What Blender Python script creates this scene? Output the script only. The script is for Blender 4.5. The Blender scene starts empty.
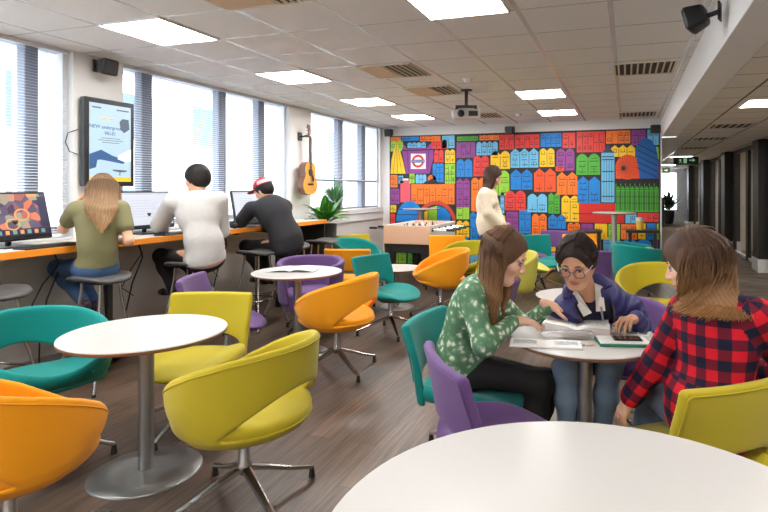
import bpy, math, random
import numpy as np
from mathutils import Vector, Matrix
random.seed(7)
RNG = np.random.RandomState(11)
SC = bpy.context.scene
COL = SC.collection
PI = math.pi
H = 1.5
TH = 0.3117          # the camera looks this far to the left of the room's depth axis

def lin(c):
    c = c / 255.0
    return c / 12.92 if c <= 0.04045 else ((c + 0.055) / 1.055) ** 2.4
def rgb(r, g, b): return (lin(r), lin(g), lin(b), 1.0)

# ------------------------------------------------------------------ materials
MATS = {}
def mat(name, col, rough=0.6, metal=0.0, spec=0.5, bump=None, emit=None, alpha=None, trans=0.0, var=None, sheen=0.0, coat=0.0):
    """bump=(scale, strength); var=(scale, amount) mottles the base colour a little."""
    if name in MATS: return MATS[name]
    m = bpy.data.materials.new(name); m.use_nodes = True
    nt = m.node_tree; p = nt.nodes['Principled BSDF']
    p.inputs['Base Color'].default_value = col
    p.inputs['Roughness'].default_value = rough
    p.inputs['Metallic'].default_value = metal
    p.inputs['Specular IOR Level'].default_value = spec
    p.inputs['Transmission Weight'].default_value = trans
    p.inputs['Sheen Weight'].default_value = sheen
    p.inputs['Coat Weight'].default_value = coat
    if emit:
        p.inputs['Emission Color'].default_value = emit[0]; p.inputs['Emission Strength'].default_value = emit[1]
    if alpha is not None: p.inputs['Alpha'].default_value = alpha
    tc = None
    if bump or var: tc = nt.nodes.new('ShaderNodeTexCoord')
    if bump:
        n = nt.nodes.new('ShaderNodeTexNoise'); n.inputs['Scale'].default_value = bump[0]; n.inputs['Detail'].default_value = 3
        b = nt.nodes.new('ShaderNodeBump'); b.inputs['Strength'].default_value = bump[1]; b.inputs['Distance'].default_value = 0.004
        nt.links.new(tc.outputs['Object'], n.inputs['Vector']); nt.links.new(n.outputs['Fac'], b.inputs['Height'])
        nt.links.new(b.outputs['Normal'], p.inputs['Normal'])
    if var:
        n = nt.nodes.new('ShaderNodeTexNoise'); n.inputs['Scale'].default_value = var[0]; n.inputs['Detail'].default_value = 4
        nt.links.new(tc.outputs['Object'], n.inputs['Vector'])
        mx = nt.nodes.new('ShaderNodeMix'); mx.data_type = 'RGBA'
        a = var[1]
        mx.inputs['A'].default_value = tuple(c * (1 - a) for c in col[:3]) + (1,)
        mx.inputs['B'].default_value = tuple(min(1, c * (1 + a)) for c in col[:3]) + (1,)
        nt.links.new(n.outputs['Fac'], mx.inputs['Factor']); nt.links.new(mx.outputs['Result'], p.inputs['Base Color'])
    MATS[name] = m
    return m
def nodes_of(m): return m.node_tree.nodes, m.node_tree.links, m.node_tree.nodes['Principled BSDF']
def vcol_mat(name, rough=0.5, spec=0.4, bump=None, sss=0.0):
    """base colour comes from the mesh's own colour attribute (skin / lips / hair strands)"""
    if name in MATS: return MATS[name]
    m = mat(name, (0.8, 0.8, 0.8, 1), rough, 0, spec, bump)
    n, l, p = nodes_of(m)
    a = n.new('ShaderNodeAttribute'); a.attribute_name = 'Col'
    l.new(a.outputs['Color'], p.inputs['Base Color'])
    if sss:
        p.inputs['Subsurface Weight'].default_value = sss; p.inputs['Subsurface Radius'].default_value = (0.02, 0.008, 0.004)
        p.inputs['Subsurface Scale'].default_value = 0.3
    return m

# ------------------------------------------------------------------ objects
def tag(o, label=None, cat=None, group=None, kind=None):
    if label: o['label'] = label
    if cat: o['category'] = cat
    if group: o['group'] = group
    if kind: o['kind'] = kind
    return o
def empty(name, loc=(0, 0, 0), rz=0.0, label=None, cat=None, group=None):
    o = bpy.data.objects.new(name, None); COL.objects.link(o)
    o.empty_display_size = 0.05
    o.location = loc; o.rotation_euler = (0, 0, rz)
    return tag(o, label, cat, group)
def link(name, me, parent=None, loc=None, rot=None):
    o = bpy.data.objects.new(name, me); COL.objects.link(o)
    if parent: o.parent = parent
    if loc: o.location = loc
    if rot: o.rotation_euler = rot
    return o
def smooth(me, ang=None):
    me.polygons.foreach_set('use_smooth', [True] * len(me.polygons))
    if ang is not None:
        try: me.set_sharp_from_angle(angle=ang)
        except Exception: pass
def copy_tree(o, parent=None):
    c = o.copy(); COL.objects.link(c); c.parent = parent
    for ch in [x for x in SC.objects if x.parent == o]:
        copy_tree(ch, c)
    return c
def kids(o): return list(o.children)
def recolour(o, table):
    """object-level material: table maps material name -> new material"""
    if o.type == 'MESH':
        for s in o.material_slots:
            if s.material and s.material.name in table:
                nm = table[s.material.name]; s.link = 'OBJECT'; s.material = nm
    for c in o.children: recolour(c, table)

class MB:
    """collects polygons; build() links them as one mesh object"""
    def __init__(self): self.v = []; self.f = []; self.m = []; self.mats = []; self.sm = []
    def mi(self, m):
        if m not in self.mats: self.mats.append(m)
        return self.mats.index(m)
    def poly(self, pts, m, sm=False):
        b = len(self.v); self.v += [tuple(p) for p in pts]; self.f.append(tuple(range(b, b + len(pts)))); self.m.append(self.mi(m)); self.sm.append(sm); return self
    def add(self, vs, fs, m, sm=False, M=None):
        b = len(self.v); i = self.mi(m)
        if M is not None: vs = [tuple(M @ Vector(p)) for p in vs]
        self.v += [tuple(p) for p in vs]
        for f in fs: self.f.append(tuple(b + k for k in f)); self.m.append(i); self.sm.append(sm)
        return self
    def box(self, lo, hi, m, bev=0.0, M=None):
        x0, y0, z0 = lo; x1, y1, z1 = hi
        if bev <= 0:
            vs = [(x0,y0,z0),(x1,y0,z0),(x1,y1,z0),(x0,y1,z0),(x0,y0,z1),(x1,y0,z1),(x1,y1,z1),(x0,y1,z1)]
            fs = [(0,3,2,1),(4,5,6,7),(0,1,5,4),(1,2,6,5),(2,3,7,6),(3,0,4,7)]
            return self.add(vs, fs, m, False, M)
        b = min(bev, (x1-x0)/2.01, (y1-y0)/2.01, (z1-z0)/2.01)
        vs = []; idx = {}
        xs, ys, zs = (x0, x1), (y0, y1), (z0, z1)
        for i in (0, 1):
            for j in (0, 1):
                for k in (0, 1):
                    sx, sy, sz = (1 if i == 0 else -1), (1 if j == 0 else -1), (1 if k == 0 else -1)
                    for a in range(3):
                        p = [xs[i] + sx*b, ys[j] + sy*b, zs[k] + sz*b]
                        p[a] = (xs[i], ys[j], zs[k])[a]
                        idx[(i, j, k, a)] = len(vs); vs.append(tuple(p))
        fs = []
        for a in range(3):
            o1, o2 = [q for q in range(3) if q != a]
            for s in (0, 1):
                q = []
                for (u, w) in ((0,0),(1,0),(1,1),(0,1)):
                    t = [0,0,0]; t[a] = s; t[o1] = u; t[o2] = w; q.append(idx[(*t, a)])
                flip = (s == 0) ^ (a == 1)
                fs.append(tuple(reversed(q)) if flip else tuple(q))
        for a in range(3):                       # edge chamfers
            o1, o2 = [q for q in range(3) if q != a]
            for u in (0, 1):
                for w in (0, 1):
                    t0 = [0,0,0]; t1 = [0,0,0]; t0[o1] = t1[o1] = u; t0[o2] = t1[o2] = w; t1[a] = 1
                    fs.append((idx[(*t0, o1)], idx[(*t1, o1)], idx[(*t1, o2)], idx[(*t0, o2)]))
        for i in (0, 1):
            for j in (0, 1):
                for k in (0, 1): fs.append((idx[(i,j,k,0)], idx[(i,j,k,1)], idx[(i,j,k,2)]))
        return self.add(vs, fs, m, False, M)
    def tube(self, pts, r, m, n=10, caps=True, closed=False):
        """round tube along pts; r number or list"""
        P = [Vector(p) for p in pts]; N = len(P)
        R = r if isinstance(r, (list, tuple)) else [r] * N
        vs = []; fs = []
        up = None
        for i in range(N):
            if closed: d = (P[(i+1) % N] - P[i-1])
            else: d = (P[min(i+1, N-1)] - P[max(i-1, 0)])
            d.normalize()
            if up is None:
                up = Vector((0, 0, 1)) if abs(d.z) < 0.9 else Vector((1, 0, 0))
            s = d.cross(up).normalized(); up = s.cross(d).normalized()
            for k in range(n):
                a = 2 * PI * k / n
                vs.append(P[i] + (s * math.cos(a) + up * math.sin(a)) * R[i])
        seg = N if closed else N - 1
        for i in range(seg):
            j = (i + 1) % N
            for k in range(n):
                k2 = (k + 1) % n
                fs.append((i*n+k, j*n+k, j*n+k2, i*n+k2)[::-1])
        self.add(vs, fs, m, True)
        if caps and not closed:
            self.poly([vs[k] for k in range(n)], m); self.poly([vs[(N-1)*n+k] for k in reversed(range(n))], m)
        return self
    def lathe(self, prof, m, n=40, c=(0, 0, 0), M=None):
        """prof: list of (r, z) from bottom to top"""
        vs = []; fs = []
        for (r, z) in prof:
            for k in range(n):
                a = 2 * PI * k / n; vs.append((c[0] + r * math.cos(a), c[1] + r * math.sin(a), c[2] + z))
        for i in range(len(prof) - 1):
            for k in range(n):
                k2 = (k + 1) % n; fs.append((i*n+k, i*n+k2, (i+1)*n+k2, (i+1)*n+k))
        self.add(vs, fs, m, True, M)
        bot = [vs[k] for k in reversed(range(n))]; top = [vs[(len(prof)-1)*n+k] for k in range(n)]
        if M is not None: bot = [M @ Vector(p) for p in bot]; top = [M @ Vector(p) for p in top]
        self.poly(bot, m); self.poly(top, m)
        return self
    def sphere(self, c, r, m, n=16, k=10, M=None):
        rr = r if isinstance(r, (tuple, list)) else (r, r, r)
        vs = []; fs = []
        for i in range(k + 1):
            t = PI * i / k
            for j in range(n):
                a = 2 * PI * j / n
                vs.append((c[0] + rr[0]*math.sin(t)*math.cos(a), c[1] + rr[1]*math.sin(t)*math.sin(a), c[2] - rr[2]*math.cos(t)))
        for i in range(k):
            for j in range(n):
                j2 = (j + 1) % n; fs.append((i*n+j, i*n+j2, (i+1)*n+j2, (i+1)*n+j))
        return self.add(vs, fs, m, True, M)
    def mesh(self, name):
        me = bpy.data.meshes.new(name)
        me.from_pydata(self.v, [], self.f)
        for m in self.mats: me.materials.append(m)
        me.polygons.foreach_set('material_index', self.m)
        me.polygons.foreach_set('use_smooth', self.sm)
        me.validate(); me.update()
        return me
    def build(self, name, parent=None, loc=None, rot=None):
        return link(name, self.mesh(name), parent, loc, rot)

def text_obj(name, s, size, m, parent=None, loc=(0,0,0), rot=(0,0,0), align='CENTER', ext=0.0006):
    cu = bpy.data.curves.new(name, 'FONT'); cu.body = s; cu.size = size; cu.extrude = ext; cu.align_x = align; cu.align_y = 'CENTER'; cu.resolution_u = 3
    tmp = bpy.data.objects.new('tmp', cu); COL.objects.link(tmp)
    dg = bpy.context.evaluated_depsgraph_get(); me = bpy.data.meshes.new_from_object(tmp.evaluated_get(dg))
    bpy.data.objects.remove(tmp); bpy.data.curves.remove(cu)
    me.materials.clear(); me.materials.append(m)
    return link(name, me, parent, loc, rot)

# ------------------------------------------------------------------ implicit surfaces (bodies, clothes, upholstery)
V = lambda *a: np.array(a, dtype=np.float64)
def unit(v):
    v = np.asarray(v, float); return v / (np.linalg.norm(v) + 1e-12)
class Field:
    def __init__(self, lo, hi, h):
        self.h = h; self.lo = np.array(lo, float); self.n = np.ceil((np.array(hi) - self.lo) / h).astype(int) + 1
        self.D = np.full(self.n, 0.5, np.float32)
    def _win(self, lo, hi):
        a = np.maximum(np.floor((np.array(lo) - self.lo) / self.h).astype(int), 0)
        b = np.minimum(np.ceil((np.array(hi) - self.lo) / self.h).astype(int) + 1, self.n)
        if (b <= a).any(): return None, None
        ax = [self.lo[i] + self.h * np.arange(a[i], b[i]) for i in range(3)]
        P = np.stack(np.meshgrid(*ax, indexing='ij'), -1)
        return (slice(a[0], b[0]), slice(a[1], b[1]), slice(a[2], b[2])), P
    def _mix(self, sl, d, k, op):
        A = self.D[sl]
        if op == 'add':
            hh = np.maximum(k - np.abs(A - d), 0) / max(k, 1e-6)
            self.D[sl] = np.minimum(A, d) - hh * hh * k * 0.25
        else:                                    # 'sub': A minus d ; 'and': A with d
            e = -d if op == 'sub' else d
            hh = np.maximum(k - np.abs(A - e), 0) / max(k, 1e-6)
            self.D[sl] = np.maximum(A, e) + hh * hh * k * 0.25
    def cap(self, a, b, ra, rb, k=0.02, op='add'):
        a = np.asarray(a, float); b = np.asarray(b, float); R = max(ra, rb) + k + 4 * self.h
        sl, P = self._win(np.minimum(a, b) - R, np.maximum(a, b) + R)
        if sl is None: return self
        ba = b - a; L = max(ba @ ba, 1e-9)
        t = np.clip(((P - a) @ ba) / L, 0, 1)
        d = np.linalg.norm(P - a - t[..., None] * ba, axis=-1) - (ra + (rb - ra) * t)
        self._mix(sl, d, k, op); return self
    def ell(self, c, r, k=0.02, R=None, op='add'):
        c = np.asarray(c, float); r = np.asarray(r, float); m = r.max() + k + 4 * self.h
        sl, P = self._win(c - m, c + m)
        if sl is None: return self
        q = P - c
        if R is not None: q = q @ np.asarray(R).T      # rows of R = local axes
        k0 = np.linalg.norm(q / r, axis=-1); k1 = np.linalg.norm(q / (r * r), axis=-1)
        d = k0 * (k0 - 1) / np.maximum(k1, 1e-6)
        self._mix(sl, d, k, op); return self
    def fn(self, f, lo, hi, k=0.02, op='add'):
        sl, P = self._win(lo, hi)
        if sl is None: return self
        self._mix(sl, f(P[..., 0], P[..., 1], P[..., 2]).astype(np.float32), k, op); return self
    def nets(self):
        D = self.D; ins = D < 0
        c = [ins[i:ins.shape[0]-1+i, j:ins.shape[1]-1+j, k:ins.shape[2]-1+k] for i in (0,1) for j in (0,1) for k in (0,1)]
        al = c[0].copy(); an = c[0].copy()
        for x in c[1:]: al &= x; an |= x
        cells = np.argwhere(an & ~al)
        if len(cells) == 0: return np.zeros((0, 3)), np.zeros((0, 4), int)
        acc = np.zeros((len(cells), 3)); cnt = np.zeros(len(cells))
        cor = [(i, j, k) for i in (0,1) for j in (0,1) for k in (0,1)]
        val = {q: D[cells[:,0]+q[0], cells[:,1]+q[1], cells[:,2]+q[2]].astype(float) for q in cor}
        for q in cor:
            for ax in range(3):
                if q[ax]: continue
                e = list(q); e[ax] = 1; e = tuple(e)
                a, b = val[q], val[e]; cr = (a < 0) != (b < 0)
                t = np.where(cr, a / np.where(cr, a - b, 1), 0)
                p = np.array(q, float)[None, :].repeat(len(cells), 0); p[:, ax] += t
                acc[cr] += p[cr]; cnt[cr] += 1
        vs = self.lo + self.h * (cells + acc / cnt[:, None])
        idx = np.full(an.shape, -1, np.int64); idx[tuple(cells.T)] = np.arange(len(cells))
        quads = []
        for ax in range(3):
            u, w = (ax + 1) % 3, (ax + 2) % 3
            s0 = [slice(None)] * 3; s1 = [slice(None)] * 3
            s0[ax] = slice(0, -1); s1[ax] = slice(1, None)
            A = ins[tuple(s0)]; B = ins[tuple(s1)]
            E = np.argwhere(A != B)
            E = E[(E[:, u] > 0) & (E[:, w] > 0) & (E[:, u] < D.shape[u]-1) & (E[:, w] < D.shape[w]-1)]
            if len(E) == 0: continue
            out = A[tuple(E.T)]
            def g(du, dw):
                q = E.copy(); q[:, u] += du; q[:, w] += dw; return idx[tuple(q.T)]
            Q = np.stack([g(-1,-1), g(0,-1), g(0,0), g(-1,0)], 1)
            Q[~out] = Q[~out][:, ::-1]
            quads.append(Q)
        return vs, np.concatenate(quads)
def np_mesh(name, vs, qs, m, col=None, relax=1):
    vs = np.asarray(vs, float)
    for _ in range(relax):                      # light fairing
        s = np.zeros_like(vs); n = np.zeros(len(vs))
        for a, b in ((0,1),(1,2),(2,3),(3,0)):
            np.add.at(s, qs[:, a], vs[qs[:, b]]); np.add.at(n, qs[:, a], 1)
            np.add.at(s, qs[:, b], vs[qs[:, a]]); np.add.at(n, qs[:, b], 1)
        vs = vs * 0.5 + 0.5 * s / np.maximum(n, 1)[:, None]
    me = bpy.data.meshes.new(name)
    me.vertices.add(len(vs)); me.vertices.foreach_set('co', vs.astype(np.float32).ravel())
    me.loops.add(qs.size); me.loops.foreach_set('vertex_index', qs.astype(np.int32).ravel())
    me.polygons.add(len(qs)); me.polygons.foreach_set('loop_start', np.arange(0, qs.size, 4, dtype=np.int32))
    me.polygons.foreach_set('loop_total', np.full(len(qs), 4, np.int32))
    me.update(calc_edges=True); me.validate()
    me.polygons.foreach_set('use_smooth', [True] * len(me.polygons))
    ms = m if isinstance(m, (list, tuple)) else [m]
    for x in ms: me.materials.append(x)
    if col is not None:
        C = col(vs); at = me.color_attributes.new('Col', 'FLOAT_COLOR', 'POINT')
        at.data.foreach_set('color', np.c_[C, np.ones(len(C))].astype(np.float32).ravel())
    me.update()
    return me
WORLD_STRENGTH, EXPOSURE, LAMP_STRENGTH, LAMP_DIM = 6.2, 0.33, 27.0, 13.0
def GLASS_MAT(): return mat('window_glass', (0.9, 0.95, 1.0, 1), 0.03, alpha=0.07, spec=0.6)
# ================================================================== camera, world
cam = bpy.data.cameras.new('camera'); cam_o = bpy.data.objects.new('camera', cam); COL.objects.link(cam_o)
cam.sensor_width = 36.0; cam.lens = 36.0 * 556 / 768
cam.shift_x = (384 - 448) / 768; cam.shift_y = -(256 - 188.5) / 768
cam.clip_start = 0.05; cam.clip_end = 200
cam_o.location = (0, 0, H); cam_o.rotation_euler = (PI / 2, 0, TH)
SC.camera = cam_o
w = bpy.data.worlds.new('overcast_sky'); SC.world = w; w.use_nodes = True
wb = w.node_tree.nodes['Background']; wb.inputs['Color'].default_value = (0.80, 0.90, 1.0, 1); wb.inputs['Strength'].default_value = WORLD_STRENGTH
SC.view_settings.view_transform = 'Standard'; SC.view_settings.look = 'None'; SC.view_settings.gamma = 1
SC.view_settings.use_curve_mapping = False; SC.view_settings.exposure = EXPOSURE
SC.cycles.max_bounces = 7; SC.cycles.diffuse_bounces = 4; SC.cycles.glossy_bounces = 3; SC.cycles.transparent_max_bounces = 12
SC.cycles.sample_clamp_indirect = 4.0; SC.cycles.caustics_reflective = False; SC.cycles.caustics_refractive = False
SC.cycles.use_denoising = True
try: SC.cycles.denoiser = 'OPENIMAGEDENOISE'
except Exception: pass

# ================================================================== materials of the shell
M_wall = mat('white_wall_paint', rgb(238, 236, 234), 0.75, bump=(60, 0.05))
M_grey_wall = mat('grey_wall_panel', rgb(212, 206, 200), 0.7, var=(3, 0.04))
M_trim = mat('white_gloss_trim', rgb(232, 230, 228), 0.4)
M_white = mat('white_laminate', rgb(196, 193, 189), 0.32, spec=0.5)
M_edge = mat('dark_wood_edge', rgb(120, 85, 60), 0.5)
M_chrome = mat('brushed_steel', rgb(196, 194, 192), 0.24, metal=1.0)
M_steel = mat('satin_steel', rgb(176, 176, 174), 0.38, metal=1.0, var=(30, 0.1))
M_black = mat('black_plastic', rgb(24, 24, 26), 0.4)
M_dark = mat('dark_metal', rgb(38, 36, 36), 0.45)
M_mull = mat('grey_window_metal', rgb(134, 140, 156), 0.5)
M_blind = mat('white_blind_slat', rgb(222, 226, 232), 0.55)
M_orange_edge = mat('orange_counter_edge', rgb(246, 150, 40), 0.45)
M_counter = mat('pale_counter_top', rgb(236, 222, 205), 0.4)

def wood_floor():
    m = mat('wood_plank_floor', rgb(84, 68, 58), 0.38)
    n, l, p = nodes_of(m)
    tc = n.new('ShaderNodeTexCoord'); mp = n.new('ShaderNodeMapping'); mp.inputs['Rotation'].default_value = (0, 0, PI / 2)
    l.new(tc.outputs['Object'], mp.inputs['Vector'])
    br = n.new('ShaderNodeTexBrick'); br.offset = 0.37; br.inputs['Scale'].default_value = 1.0
    br.inputs['Brick Width'].default_value = 1.25; br.inputs['Row Height'].default_value = 0.155; br.inputs['Mortar Size'].default_value = 0.0016
    br.inputs['Color1'].default_value = rgb(106, 86, 71); br.inputs['Color2'].default_value = rgb(77, 62, 51); br.inputs['Mortar'].default_value = rgb(40, 32, 28)
    l.new(mp.outputs['Vector'], br.inputs['Vector'])
    mp2 = n.new('ShaderNodeMapping'); mp2.inputs['Scale'].default_value = (34, 1.6, 1); l.new(tc.outputs['Object'], mp2.inputs['Vector'])
    no = n.new('ShaderNodeTexNoise'); no.inputs['Scale'].default_value = 1.4; no.inputs['Detail'].default_value = 6; no.inputs['Roughness'].default_value = 0.62
    l.new(mp2.outputs['Vector'], no.inputs['Vector'])
    cr = n.new('ShaderNodeValToRGB'); cr.color_ramp.elements[0].position = 0.28; cr.color_ramp.elements[0].color = (0.36, 0.34, 0.33, 1)
    cr.color_ramp.elements[1].position = 0.74; cr.color_ramp.elements[1].color = (1.7, 1.7, 1.7, 1)
    l.new(no.outputs['Fac'], cr.inputs['Fac'])
    mx = n.new('ShaderNodeMix'); mx.data_type = 'RGBA'; mx.blend_type = 'MULTIPLY'; mx.inputs['Factor'].default_value = 1
    l.new(br.outputs['Color'], mx.inputs['A']); l.new(cr.outputs['Color'], mx.inputs['B']); l.new(mx.outputs['Result'], p.inputs['Base Color'])
    b = n.new('ShaderNodeBump'); b.inputs['Strength'].default_value = 0.12; b.inputs['Distance'].default_value = 0.003
    l.new(no.outputs['Fac'], b.inputs['Height']); l.new(b.outputs['Normal'], p.inputs['Normal'])
    return m
def carpet():
    m = mat('striped_carpet', rgb(104, 94, 86), 0.95, spec=0.1)
    n, l, p = nodes_of(m)
    tc = n.new('ShaderNodeTexCoord'); mp = n.new('ShaderNodeMapping'); mp.inputs['Scale'].default_value = (2.2, 26, 1)
    l.new(tc.outputs['Object'], mp.inputs['Vector'])
    no = n.new('ShaderNodeTexNoise'); no.inputs['Scale'].default_value = 1.2; no.inputs['Detail'].default_value = 5; l.new(mp.outputs['Vector'], no.inputs['Vector'])
    cr = n.new('ShaderNodeValToRGB'); cr.color_ramp.elements[0].position = 0.35; cr.color_ramp.elements[0].color = rgb(98, 87, 78)
    cr.color_ramp.elements[1].position = 0.68; cr.color_ramp.elements[1].color = rgb(152, 140, 127)
    l.new(no.outputs['Fac'], cr.inputs['Fac']); l.new(cr.outputs['Color'], p.inputs['Base Color'])
    return m
def tiled(name, ox, oy, bar_x, bar_y, tile, bar):
    """mineral fibre tiles in a 600 mm grid; bars along y at ox + 0.6k, across at oy + 0.6k"""
    m = mat(name, tile, 0.85, spec=0.2)
    n, l, p = nodes_of(m)
    tc = n.new('ShaderNodeTexCoord'); sx = n.new('ShaderNodeSeparateXYZ'); l.new(tc.outputs['Object'], sx.inputs[0])
    def line(out, o, wd):
        a = n.new('ShaderNodeMath'); a.operation = 'SUBTRACT'; l.new(out, a.inputs[0]); a.inputs[1].default_value = o - wd / 2
        f = n.new('ShaderNodeMath'); f.operation = 'FLOORED_MODULO'; l.new(a.outputs[0], f.inputs[0]); f.inputs[1].default_value = 0.6
        c = n.new('ShaderNodeMath'); c.operation = 'LESS_THAN'; l.new(f.outputs[0], c.inputs[0]); c.inputs[1].default_value = wd
        return c.outputs[0]
    mxm = n.new('ShaderNodeMath'); mxm.operation = 'MAXIMUM'
    l.new(line(sx.outputs['X'], ox, bar_x), mxm.inputs[0]); l.new(line(sx.outputs['Y'], oy, bar_y), mxm.inputs[1])
    no = n.new('ShaderNodeTexNoise'); no.inputs['Scale'].default_value = 90; no.inputs['Detail'].default_value = 2; l.new(tc.outputs['Object'], no.inputs['Vector'])
    mt = n.new('ShaderNodeMix'); mt.data_type = 'RGBA'; mt.inputs['A'].default_value = tuple(c * 0.93 for c in tile[:3]) + (1,); mt.inputs['B'].default_value = tile
    l.new(no.outputs['Fac'], mt.inputs['Factor'])
    mx = n.new('ShaderNodeMix'); mx.data_type = 'RGBA'; l.new(mxm.outputs[0], mx.inputs['Factor']); l.new(mt.outputs['Result'], mx.inputs['A']); mx.inputs['B'].default_value = bar
    l.new(mx.outputs['Result'], p.inputs['Base Color'])
    r = n.new('ShaderNodeMapRange'); r.inputs['To Min'].default_value = 0.9; r.inputs['To Max'].default_value = 0.22; l.new(mxm.outputs[0], r.inputs['Value']); l.new(r.outputs[0], p.inputs['Roughness'])
    b = n.new('ShaderNodeBump'); b.inputs['Strength'].default_value = 0.4; b.inputs['Distance'].default_value = 0.006
    l.new(mxm.outputs[0], b.inputs['Height']); l.new(b.outputs['Normal'], p.inputs['Normal'])
    return m
M_floor = wood_floor(); M_carpet = carpet()
M_ceil = tiled('ceiling_tiles', -3.7036, 3.10, 0.036, 0.022, rgb(236, 233, 230), rgb(204, 200, 197))
M_ceil_low = tiled('corridor_ceiling_tiles', 1.08, 3.588, 0.024, 0.016, rgb(232, 224, 213), rgb(150, 143, 135))

def struct(name, mb, label=None):
    o = mb.build(name); o['kind'] = 'structure'
    if label: o['label'] = label
    return o

# ================================================================== shell
XW, XR, YB, Y0, ZC, ZL = -4.6, 0.56, 10.1, -3.2, 2.70, 2.38
struct('floor', MB().box((-5.4, Y0, -0.12), (0.75, YB + 0.3, 0.0), M_floor))
struct('floor_corridor', MB().box((0.75, Y0, -0.12), (7.2, 27, 0.0), M_carpet).box((0.5, YB + 0.3, -0.12), (0.75, 27, 0.0), M_carpet))
struct('ceiling', MB().box((-5.02, Y0, ZC), (XR + 0.06, YB + 0.2, ZC + 0.15), M_ceil))
struct('ceiling_corridor', MB().box((XR + 0.24, Y0, ZL), (7.2, 27, ZL + 0.12), M_ceil_low).box((XR - .2, YB + .25, ZL), (XR + .24, 27, ZL + .12), M_ceil_low))
struct('ceiling_bulkhead', MB().box((XR, Y0, ZL), (XR + 0.24, YB, ZC + 0.02), M_wall, 0.004))
struct('wall_back', MB().box((-5.4, YB, 0), (XR, YB + 0.25, ZC + 0.05), M_wall))
struct('wall_rear', MB().box((-5.4, Y0 - 0.2, 0), (7.2, Y0, ZC), M_wall))
# window wall: solid below the sills, columns between the bays
COLS = [(3.613, 4.118), (6.89, 7.45)]
SILL = 1.08
mb = MB().box((-5.35, Y0, 0), (XW, YB, SILL - 0.03), M_grey_wall)
struct('wall_window', mb)
for i, (a, b) in enumerate(COLS):
    struct('wall_column_%d' % (i + 1), MB().box((-5.35, a, SILL - 0.03), (XW, b, ZC), M_wall))
struct('wall_pier_end', MB().box((-5.35, 9.99, SILL - 0.03), (-4.62, YB, ZC), M_wall))
struct('baseboard_window', MB().box((XW, Y0, 0), (XW + 0.018, YB, 0.11), mat('grey_skirting', rgb(150, 144, 138), 0.5), 0.004))
BAYS = [(Y0, 3.613), (4.118, 6.89), (7.45, 9.99)]
MULL = [[-1.7, 0.1, 1.5, 2.30, 3.31], [4.468, 5.58, 6.336], [8.51, 9.37]]
MWID = [.056, .066, .08]
XG = -4.72
for i, ((a, b), ms) in enumerate(zip(BAYS, MULL)):
    sill = MB().box((-5.35, a, SILL - 0.03), (XW + (0.05 if i == 2 else 0.0), b, SILL + (0.06 if i == 2 else 0.0)), M_trim, 0.005)
    if i == 2: sill.box((XW, a, SILL - 0.16), (XW + 0.03, b, SILL - 0.03), M_trim, 0.004)
    struct('trim_%d' % (i + 1), sill)
    t = empty('window_%d' % (i + 1), ((XG, (a + b) / 2, SILL + 0.03))); t['kind'] = 'structure'
    oy = (a + b) / 2; oz = SILL + 0.03
    fr = MB()
    for yy in (a + 0.02, b - 0.02): fr.box((-0.05, yy - 0.02 - oy, 0), (0.05, yy + 0.02 - oy, ZC - oz), M_trim, 0.004)
    fr.box((-0.05, a - oy, ZC - 0.025 - oz), (0.05, b - oy, ZC - oz), M_mull, 0.004); fr.box((-0.05, a - oy, 0), (0.05, b - oy, 0.06), M_mull, 0.004)
    if i == 2: fr.box((-0.03, a - oy, 1.62 - oz), (0.03, b - oy, 1.65 - oz), M_mull, 0.003)
    fr.build('window_frame', t)
    for y in ms: MB().box((-0.05, y - MWID[i] - oy, 0.0), (0.05, y + MWID[i] - oy, ZC - oz), M_mull, 0.006).build('mullion', t)
    MB().box((-0.006, a - oy, 0.02), (0.0, b - oy, ZC - 0.02 - oz), GLASS_MAT()).build('pane', t)
# venetian blinds, one between each pair of uprights
def blind(y0, y1, zlo, label, tilt=0.28):
    t = empty('venetian_blind', (XG + 0.085, (y0 + y1) / 2, ZC), 0, label, 'blind', 'venetian blinds at the windows')
    w2 = (y1 - y0) / 2
    MB().box((-0.02, -w2, -0.035), (0.02, w2, 0), M_blind, 0.004).build('head_rail', t)
    sl = MB(); z = -0.06; c, s = math.cos(tilt), math.sin(tilt); hw = 0.0125
    while z > zlo - ZC + 0.03:
        sl.poly([(-hw*c, -w2, z + hw*s), (hw*c, -w2, z - hw*s), (hw*c, w2, z - hw*s), (-hw*c, w2, z + hw*s)], M_blind)
        sl.poly([(-hw*c, -w2, z + hw*s - 0.0012), (-hw*c, w2, z + hw*s - 0.0012), (hw*c, w2, z - hw*s - 0.0012), (hw*c, -w2, z - hw*s - 0.0012)], M_blind)
        z -= 0.024
    sl.build('slats', t)
    MB().box((-0.013, -w2, zlo - ZC), (0.013, w2, zlo - ZC + 0.018), M_blind, 0.003).build('bottom_rail', t)
    for y in (-w2 * 0.8, w2 * 0.8): MB().tube([(0, y, -0.03), (0, y, zlo - ZC)], 0.0012, M_blind, 5).build('ladder_cord', t)
for (y0, y1, lo, lb) in [(2.33, 3.595, 1.12, 'slatted white blind in the window left of the column with the wall screen'),
                     (4.135, 5.57, 1.12, 'wide slatted blind between the wall screen and the young man in grey'),
                     (5.59, 6.875, 1.12, 'slatted blind in the bright window behind the person in the red cap'),
                     (7.465, 8.50, 1.64, 'half-lowered slatted blind just right of the guitar column'),
                     (8.52, 9.975, 1.64, 'half-lowered slatted blind nearest the colourful wall')]:
    blind(y0, y1, lo, lb)
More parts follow.
